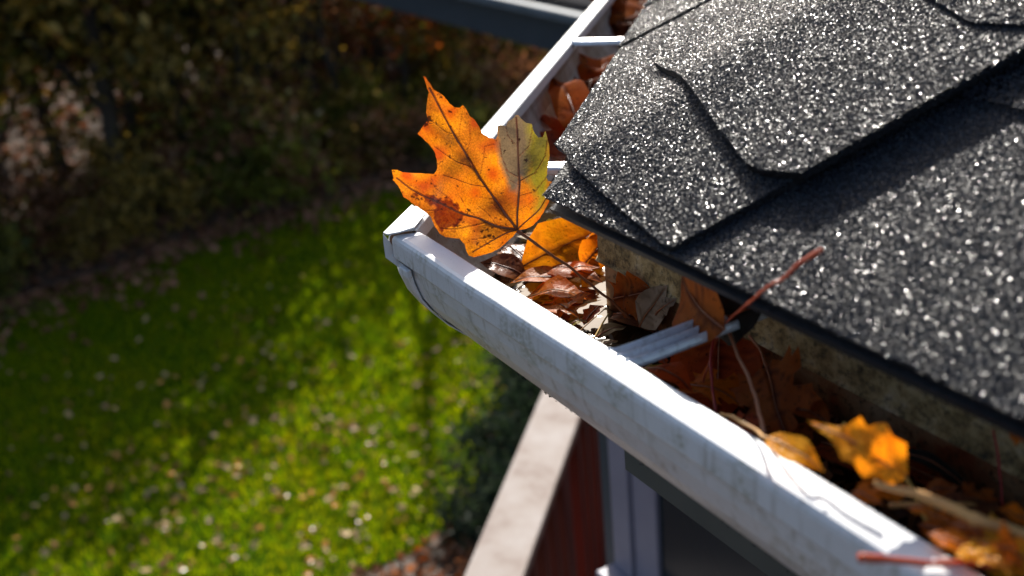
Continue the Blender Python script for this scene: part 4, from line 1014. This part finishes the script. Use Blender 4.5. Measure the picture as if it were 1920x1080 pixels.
SHAPES = {'curled': (CURLED, OV), 'maple': (MAPLE, MV), 'oval': (OVAL, OV), 'shard': (SHARD, OV)}
def leaf(label, shape, base, tip, mat, face=UP, width=1., cup=.25, bend=.12, wave=.05, roll=0., stem=None, stem_mat='brownstem', seed=0, name='leaf', fold=0.):
    base, tip = Vector(base), Vector(tip); ax = tip-base; L = ax.length; ax.normalize(); n = Vector(face); n = (n-ax*n.dot(ax)).normalized(); sd = n.cross(ax)
    n, sd = n*math.cos(roll)+sd*math.sin(roll), sd*math.cos(roll)-n*math.sin(roll)
    O, V_ = SHAPES[shape]; r = random.Random(seed)
    O = [(x+r.uniform(-.015, .015)*(i > 0), y*r.uniform(.92, 1.08)) for i, (x, y) in enumerate(O)]
    t = thing(name, base, label, 'leaf', None)
    def fn(u, v):
        v *= width; h = (.05*math.sin(u*19+v*9)*math.sin(v*16+1.) if shape == 'curled' else 0)+cup*v*v*1.6+bend*math.sin(math.pi*min(1, max(0, u)))+wave*noise.noise(Vector((u*3.1+seed, v*3.1, seed*.7)))+fold*abs(v)+.02*math.cos(v*16)*abs(v)
        return base+(ax*u+sd*v+n*h)*L
    me = blade_mesh(O, V_, .055 if shape != 'curled' else .026, fn, .022 if shape != 'curled' else .012); link('blade', me, t, M[mat])
    tube('vein', [fn(x, 0)+n*.0002 for x in (.0, .25, .5, .75, .95)], [.0006, .0001], M[stem_mat], t, 5, 3)
    if stem: tube('stem', [base]+[Vector(p) for p in stem], [.0008, .0007, .0009], M[stem_mat], t, 6)
    return t
def stalk(label, pts, rad, mat, cat='twig', name='twig', group=None):
    pts = [Vector(p) for p in pts]
    o = tube(name, pts, rad, M[mat], None, 8, 8); return tag(o, label, cat, group)
WZ = -.0725
CV = -FW
# corner puddle
leaf('bright yellow folded leaf in the corner puddle under the big leaf', 'oval', zat(978, 500, WZ+.006), zat(1128, 432, WZ+.012), 'yellow', face=(CV*.6+UP*.6), width=1.05, cup=.6, bend=.08, roll=-.35, seed=1)
leaf('small olive yellow curled leaf above the bright yellow leaf', 'oval', zat(1004, 446, WZ+.006), zat(1072, 424, WZ+.014), 'olive', width=1.1, cup=.9, seed=2)
leaf('pale beige leaf lying against the olive curled leaf', 'oval', zat(978, 442, WZ+.002), zat(1026, 462, WZ+.004), 'tan', width=1.2, cup=.3, seed=3)
leaf('orange leaf tip curled against the fascia corner', 'oval', zat(1082, 480, WZ+.004), zat(1132, 430, WZ+.014), 'yellow', width=1.1, cup=.9, roll=.4, seed=4)
leaf('glowing red orange leaf standing beside the fascia corner', 'oval', zat(1092, 500, WZ+.003), zat(1132, 452, WZ+.014), 'orange', face=CV, width=1.6, cup=.4, seed=5)
leaf('shiny purple brown wet leaf beside the lip under the big leaf', 'oval', zat(985, 520, WZ+.001), zat(900, 492, WZ+.010), 'brown', width=1.3, cup=.3, seed=6, roll=.2)
leaf('dark wet brown leaf in front of the white reflection', 'oval', zat(1000, 510, WZ+.001), zat(945, 462, WZ+.006), 'brown', width=1.3, cup=.2, seed=61)
leaf('grey brown veined leaf floating in the middle of the puddle', 'oval', zat(1015, 508, WZ+.002), zat(1130, 530, WZ+.005), 'rust', width=.9, cup=-.2, seed=7)
leaf('wide orange brown leaf beside the shiny purple brown leaf', 'oval', zat(1068, 530, WZ+.002), zat(955, 528, WZ+.006), 'orange', width=1.2, cup=.2, seed=8)
leaf('rust orange leaf lying along the inside of the lip', 'oval', zat(985, 560, WZ+.002), zat(1100, 560, WZ+.006), 'orange', width=1.3, cup=.5, seed=9, stem=[zat(975, 556, WZ+.006), zat(955, 570, WZ+.012)], stem_mat='tanstem')
leaf('amber leaf with a curled rim floating near the lip', 'oval', zat(1038, 602, WZ+.001), zat(1085, 560, WZ+.009), 'orange', width=1.1, cup=1.1, seed=10)
leaf('thin rust leaf floating below the veined grey brown leaf', 'oval', zat(1030, 556, WZ+.003), zat(1098, 548, WZ+.003), 'rust', width=.8, cup=.3, seed=101)
leaf('small golden leaf touching the lip in the puddle', 'shard', zat(1058, 618, WZ+.001), zat(1104, 600, WZ+.003), 'olive', width=1., cup=.2, seed=11)
leaf('dark maroon curled leaf where the long brown stalk ends', 'shard', zat(1095, 610, WZ+.001), zat(1132, 572, WZ+.006), 'red', width=1., cup=.8, seed=12)
leaf('pale tan leaf in the water beside the hanger', 'oval', zat(1118, 634, WZ+.001), zat(1175, 612, WZ+.004), 'tan', width=1.2, cup=.3, seed=13)
leaf('brown wet leaf under the end of the long stalk', 'oval', zat(1150, 590, WZ+.001), zat(1235, 625, WZ+.002), 'brown', width=1.1, cup=.1, seed=14)
leaf('beige shard leaning against the lip at the puddle', 'shard', zat(1120, 655, WZ+.002), zat(1160, 640, WZ+.006), 'tan', width=1., cup=.3, seed=15)
stalk('yellow pine needle standing in the puddle by the hanger', [zat(1112, 638, WZ+.004), zat(1128, 610, WZ+.008), zat(1141, 588, WZ+.012)], [.0008, .0005], 'needle', 'pine needle', 'pine_needle')
stalk('thin pale needle crossing the maroon curled leaf', [zat(1086, 622, WZ+.004), zat(1110, 600, WZ+.008), zat(1136, 577, WZ+.012)], [.0004, .0003], 'tan' if False else 'tanstem', 'pine needle', 'pine_needle')
# against the back wall left of the hanger
yb_ = W-.006
leaf('grey beige dead leaf leaning on the fascia behind the hanger', 'oval', yat(1200, 612, yb_-.006), yat(1250, 535, yb_), 'greydead', face=-NA, width=1.1, cup=.2, bend=.02, seed=16)
leaf('rust red rotted leaf stuck below the mossy drip edge', 'shard', yat(1150, 560, yb_-.003), yat(1222, 545, yb_-.001), 'rust', face=-NA, width=1.6, cup=.2, bend=.03, wave=.12, seed=17)
leaf('tan curled scrap on the wall beside the grey dead leaf', 'shard', yat(1230, 590, yb_-.004), yat(1268, 560, yb_), 'greydead', face=-NA, width=1., cup=.3, seed=18)
leaf('rust brown oval leaf hanging from the eave above the hanger', 'oval', yat(1362, 618, .066), yat(1282, 500, .092), 'rust', face=(-NA*.8+UP*.3+AX*-.2), width=1.2, cup=.5, bend=.1, seed=19, roll=.1)
leaf('black leaf shape in place of the dark bracket end behind the crossed stalks', 'oval', yat(1330, 604, .086), yat(1440, 566, .092), 'black', face=-NA, width=1.2, cup=.2, seed=20)  # leaf shape set where the hanger's dark back end shows
leaf('dark red spotted oval leaf below the crossed stalks', 'oval', zat(1350, 625, -.040), zat(1345, 800, -.062), 'red', face=(CV*.7+UP*.5-NA*.3), width=1.35, cup=.2, bend=.05, seed=21)
leaf('brown orange maple leaf hanging in the shade of the gutter', 'maple', yat(1438, 690, .098), yat(1490, 850, .080), 'rust', face=(-NA*.7+UP*.5), width=1.15, cup=.2, bend=.06, seed=22, stem=[yat(1428, 660, .104), yat(1405, 630, .112)], stem_mat='brownstem')
leaf('small red maple leaf tip right of the hanger', 'maple', zat(1222, 655, WZ+.012), zat(1252, 692, WZ+.010), 'red', width=1., cup=.2, seed=23)
leaf('olive brown shard on the wet bed right of the hanger', 'shard', zat(1205, 690, WZ+.008), zat(1262, 715, WZ+.008), 'olive', width=1., cup=.4, seed=24)
leaf('dark brown leaf on the gutter bed near the hanger', 'oval', zat(1195, 668, WZ+.003), zat(1290, 650, WZ+.005), 'brown', width=1.2, cup=.2, seed=25)
stalk('bright red orange stalk reaching over the shingles', [zat(1318, 720, -.045), yat(1350, 622, .075), yat(1392, 578, .050), yat(1440, 538, .048), at(1468, 522, NF, NF.dot(FP(.0, .0, .018))), at(1500, 494, NF, NF.dot(FP(0, 0, .022))), at(1540, 470, NF, NF.dot(FP(0, 0, .025)))], [.0005, .0006, .0007, .0008, .0009, .0012], 'redstem')
stalk('crimson stalk rising in front of the dark red leaf', [zat(1342, 775, -.035), zat(1333, 690, -.022), zat(1338, 630, -.012), zat(1350, 566, .000)], [.0007, .0008, .0008, .0012], 'crimson')
stalk('pinkish brown stalk crossing from the eave to the lip leaf', [zat(1433, 812, -.010), zat(1415, 740, -.012), zat(1380, 655, -.010), zat(1328, 535, -.004)], [.0008, .0008, .0009, .0006], 'pinkstem')
# right: leaves that reach up into the sun beside the lip
leaf('small golden orange leaf beside the lip left of the big yellow leaf', 'oval', zat(1436, 822, .010), zat(1545, 884, .008), 'yellow', face=(CV*.6+UP*.6), width=.8, cup=.5, seed=26, stem=[zat(1418, 806, .004), zat(1375, 782, .000), zat(1352, 776, -.006)], stem_mat='tanstem')
leaf('large bright yellow orange curled leaf standing beside the lip', 'curled', zat(1702, 892, .014), zat(1512, 790, .026), 'yellow', face=(CV*.8+UP*.6+NA*-.1), width=.86, cup=.5, bend=.12, wave=.16, seed=28, roll=.15)
leaf('orange leaf tucked under the large yellow orange leaf', 'oval', zat(1700, 900, -.016), zat(1600, 920, -.010), 'orange', face=(CV*.7+UP*.4), width=1.0, cup=.2, seed=28)
stalk('long tan stalk running from the yellow orange leaf to the right', [zat(1640, 905, .014), zat(1740, 935, .010), zat(1840, 975, .006), zat(1935, 1010, .000)], [.0010, .0018, .0022, .0018], 'tanstem')
stalk('thin tan stalk under the long tan stalk', [zat(1668, 948, -.012), zat(1740, 944, -.014), zat(1830, 947, -.020)], [.0011, .0009, .0006], 'tanstem')
stalk('leaning orange needle behind the large yellow orange leaf', [zat(1742, 985, -.022), zat(1700, 900, -.014), zat(1655, 832, -.008)], [.0007, .0009, .0014], 'needle', 'pine needle', 'pine_needle')
stalk('short upright needle behind the yellow orange leaf', [zat(1588, 838, -.006), zat(1583, 792, -.002)], [.0006, .0007], 'needle', 'pine needle', 'pine_needle')
stalk('thin dark red stalk on the wall at the right end', [yat(1880, 950, .110), yat(1872, 860, .118), yat(1862, 806, .122)], [.0006, .0006, .0005], 'crimson')
stalk('pale red stalk lying across the gutter lip', [zat(1612, 1046, .010), zat(1700, 1052, .0035), zat(1800, 1058, .002), zat(1880, 1062, -.004)], [.0017, .0013, .0010, .0011], 'redstem')
leaf('wet brown leaf glistening in the lower right of the gutter', 'maple', zat(1745, 965, -.030), zat(1925, 1010, -.034), 'brown', width=.9, cup=.3, wave=.16, seed=29)
leaf('orange curled leaf along the lip at the lower right', 'oval', zat(1722, 985, -.018), zat(1900, 1060, -.020), 'orange', width=.8, cup=.8, seed=30, face=(UP+CV*.4))
leaf('golden leaf in the lower right corner beside the lip', 'maple', zat(1915, 1070, -.012), zat(1790, 1000, -.020), 'yellow', width=.7, cup=.6, seed=31, roll=.3)
leaf('rust leaf at the lower right edge behind the golden leaf', 'oval', zat(1830, 1030, -.030), zat(1940, 1000, -.024), 'rust', width=1., cup=.5, seed=32)
leaf('orange leaf scrap under the eave at the right edge', 'shard', yat(1888, 806, .095), yat(1935, 822, .090), 'orange', face=-NA, width=1., cup=.4, seed=33)
leaf('black strip of wet leaf behind the large yellow orange leaf', 'oval', zat(1645, 838, -.045), zat(1850, 950, -.050), 'black', width=.35, cup=.6, seed=34)
leaf('dark red leaf on the gutter bed at the right', 'maple', zat(1760, 900, -.060), zat(1640, 870, -.060), 'red', width=1., cup=.2, seed=35)
leaf('dark rust leaf flat on the bed below the maple leaf', 'maple', zat(1400, 820, -.060), zat(1530, 880, -.058), 'rust', width=1., cup=.2, seed=36)
leaf('brown red leaf in the bed behind the golden orange leaf', 'oval', zat(1540, 830, -.058), zat(1640, 905, -.056), 'red', width=1.1, cup=.3, seed=37)
leaf('torn orange scrap on the lip side below the long tan stalk', 'shard', zat(1700, 955, -.004), zat(1790, 990, -.006), 'orange', width=1.1, cup=.6, seed=52, wave=.15)
leaf('bright orange curled leaf at the bottom right corner', 'curled', zat(1935, 1075, -.002), zat(1820, 1008, .002), 'yellow', width=.9, cup=.7, seed=53, roll=.5)
leaf('rust leaf under the long tan stalk near the right edge', 'maple', zat(1860, 950, -.030), zat(1770, 930, -.030), 'rust', width=1., cup=.4, seed=54)
leaf('red orange leaf just right of the hanger against the lip', 'oval', zat(1215, 690, -.030), zat(1300, 735, -.034), 'red', width=1.1, cup=.4, seed=55)
leaf('orange brown leaf half under the dark red spotted leaf', 'maple', zat(1290, 720, -.045), zat(1400, 770, -.050), 'orange', width=1., cup=.3, seed=56)
leaf('wet orange leaf in the middle of the puddle by the lip', 'maple', zat(1020, 570, WZ+.003), zat(1090, 600, WZ+.005), 'orange', width=1., cup=.3, seed=57)
leaf('orange leaf half under the grey brown veined leaf', 'oval', zat(1050, 520, WZ+.006), zat(1125, 500, WZ+.009), 'orange', width=1., cup=.5, seed=58)
for i_, (b_, t_, zb_, zt_, m_, sh_, lab_) in enumerate((
    ((1742, 1002), (1838, 1042), .004, .002, 'orange', 'oval', 'orange leaf pressed along the lip near the pale red stalk'),
    ((1800, 1030), (1900, 1078), .004, .006, 'yellow', 'curled', 'golden crumpled leaf at the bottom edge beside the lip'),
    ((1925, 1050), (1838, 1020), .000, .008, 'orange', 'maple', 'orange leaf with raised tip above the golden crumpled leaf'),
    ((1780, 985), (1850, 1010), -.006, .000, 'rust', 'shard', 'rust scrap poking out from under the long tan stalk'),
    ((1930, 980), (1868, 958), -.012, -.004, 'orange', 'oval', 'orange leaf edge at the right border under the eave'),
    ((1730, 925), (1800, 915), -.030, -.024, 'rust', 'oval', 'rust leaf in shade above the long tan stalk'),
    ((1600, 925), (1660, 950), -.006, -.004, 'orange', 'maple', 'small orange leaf under the lower edge of the large yellow leaf'),
    ((1350, 800), (1420, 838), -.030, -.026, 'red', 'maple', 'red leaf close to the lip below the dark red spotted leaf'),
    ((1480, 760), (1560, 800), -.045, -.040, 'rust', 'oval', 'rust leaf in the shade behind the brown orange maple leaf'))):
    leaf(lab_, sh_, zat(*b_, zb_), zat(*t_, zt_), m_, width=.95, cup=.4, wave=.12, face=(CV*.6+UP), seed=70+i_)
# far gutter
def lg(px, py, nb=.0, z=-.03): return zat(px, py, z)
leaf('orange folded leaf leaning in the left gutter by the roof edge', 'oval', zat(1084, 268, -.055), zat(1034, 145, -.022), 'odull', face=(CV+NB*.3), width=.5, cup=.25, wave=.14, seed=40, stem=[zat(1083, 280, -.055), zat(1078, 300, -.062)])
leaf('orange leaf tip catching sun beside the left roof edge', 'maple', zat(1100, 240, -.058), zat(1072, 190, -.045), 'odull', width=.6, cup=.3, seed=41)
leaf('dark red leaf on the bed of the left gutter', 'maple', zat(1062, 290, -.062), zat(1096, 225, -.058), 'red', width=1., cup=.3, seed=42)
leaf('rust brown leaf in the left gutter below the far hanger', 'maple', zat(1098, 205, -.060), zat(1122, 150, -.055), 'rdull', width=.8, cup=.2, wave=.14, seed=43)
leaf('ragged orange leaf sticking up by the far hanger', 'maple', zat(1120, 170, -.060), zat(1160, 98, -.045), 'odull', width=.8, cup=.25, wave=.14, seed=44)
leaf('orange scrap at the roof edge near the far hanger', 'shard', zat(1130, 150, -.05), zat(1172, 110, -.03), 'odull', width=1.2, cup=.25, wave=.14, seed=45)
leaf('brown leaf piled past the far hanger', 'maple', zat(1165, 70, -.055), zat(1200, 5, -.035), 'rdull', width=1.1, cup=.25, wave=.14, seed=46)
leaf('orange brown leaf at the top of the left gutter', 'maple', zat(1185, 60, -.05), zat(1218, -10, -.03), 'odull', width=1., cup=.2, wave=.14, seed=47)
leaf('small rust leaf resting below the far hanger end', 'shard', zat(1172, 72, -.050), zat(1190, 45, -.045), 'rdull', width=1.3, cup=.25, wave=.14, seed=48)
leaf('dark crumpled leaf at the foot of the left gutter wall', 'shard', zat(1100, 190, -.06), zat(1145, 155, -.055), 'brown', width=1.2, cup=.25, wave=.14, seed=49)
# bed of rotted scraps
def scraps():
    n = 2600; P, D = [], []
    for _ in range(n):
        if random.random() < .88:
            x = .165+random.random()**1.2*1.2; d = random.uniform(.040, W-.004); p = Vector((x, d, WZ+.002+random.random()*.008+.010*max(0, (d-.10)/.03)*random.random()))
        else:
            t = .22+random.random()*1.4; d = random.uniform(.055, W-.004); p = BX*t+NB*d+UP*(WZ+.002+random.random()*.007)
        P.append(p)
    V, F = cards(np.array([tuple(p) for p in P]), .013, RNG.normal(size=(n, 3))*[1, 1, .4], .8)
    m = veg_mat('rotted_scraps', [(.1, (.02, .01, .006)), (.35, (.07, .03, .014)), (.6, (.15, .05, .02)), (.9, (.26, .13, .05))], (1, .8, .5), .2, 40)
    tag(link('leaf_scraps', bigmesh('leaf_scraps', V, F), None, m), 'dark rotted leaf scraps covering the gutter bed', 'leaf litter', kind='stuff')
scraps()
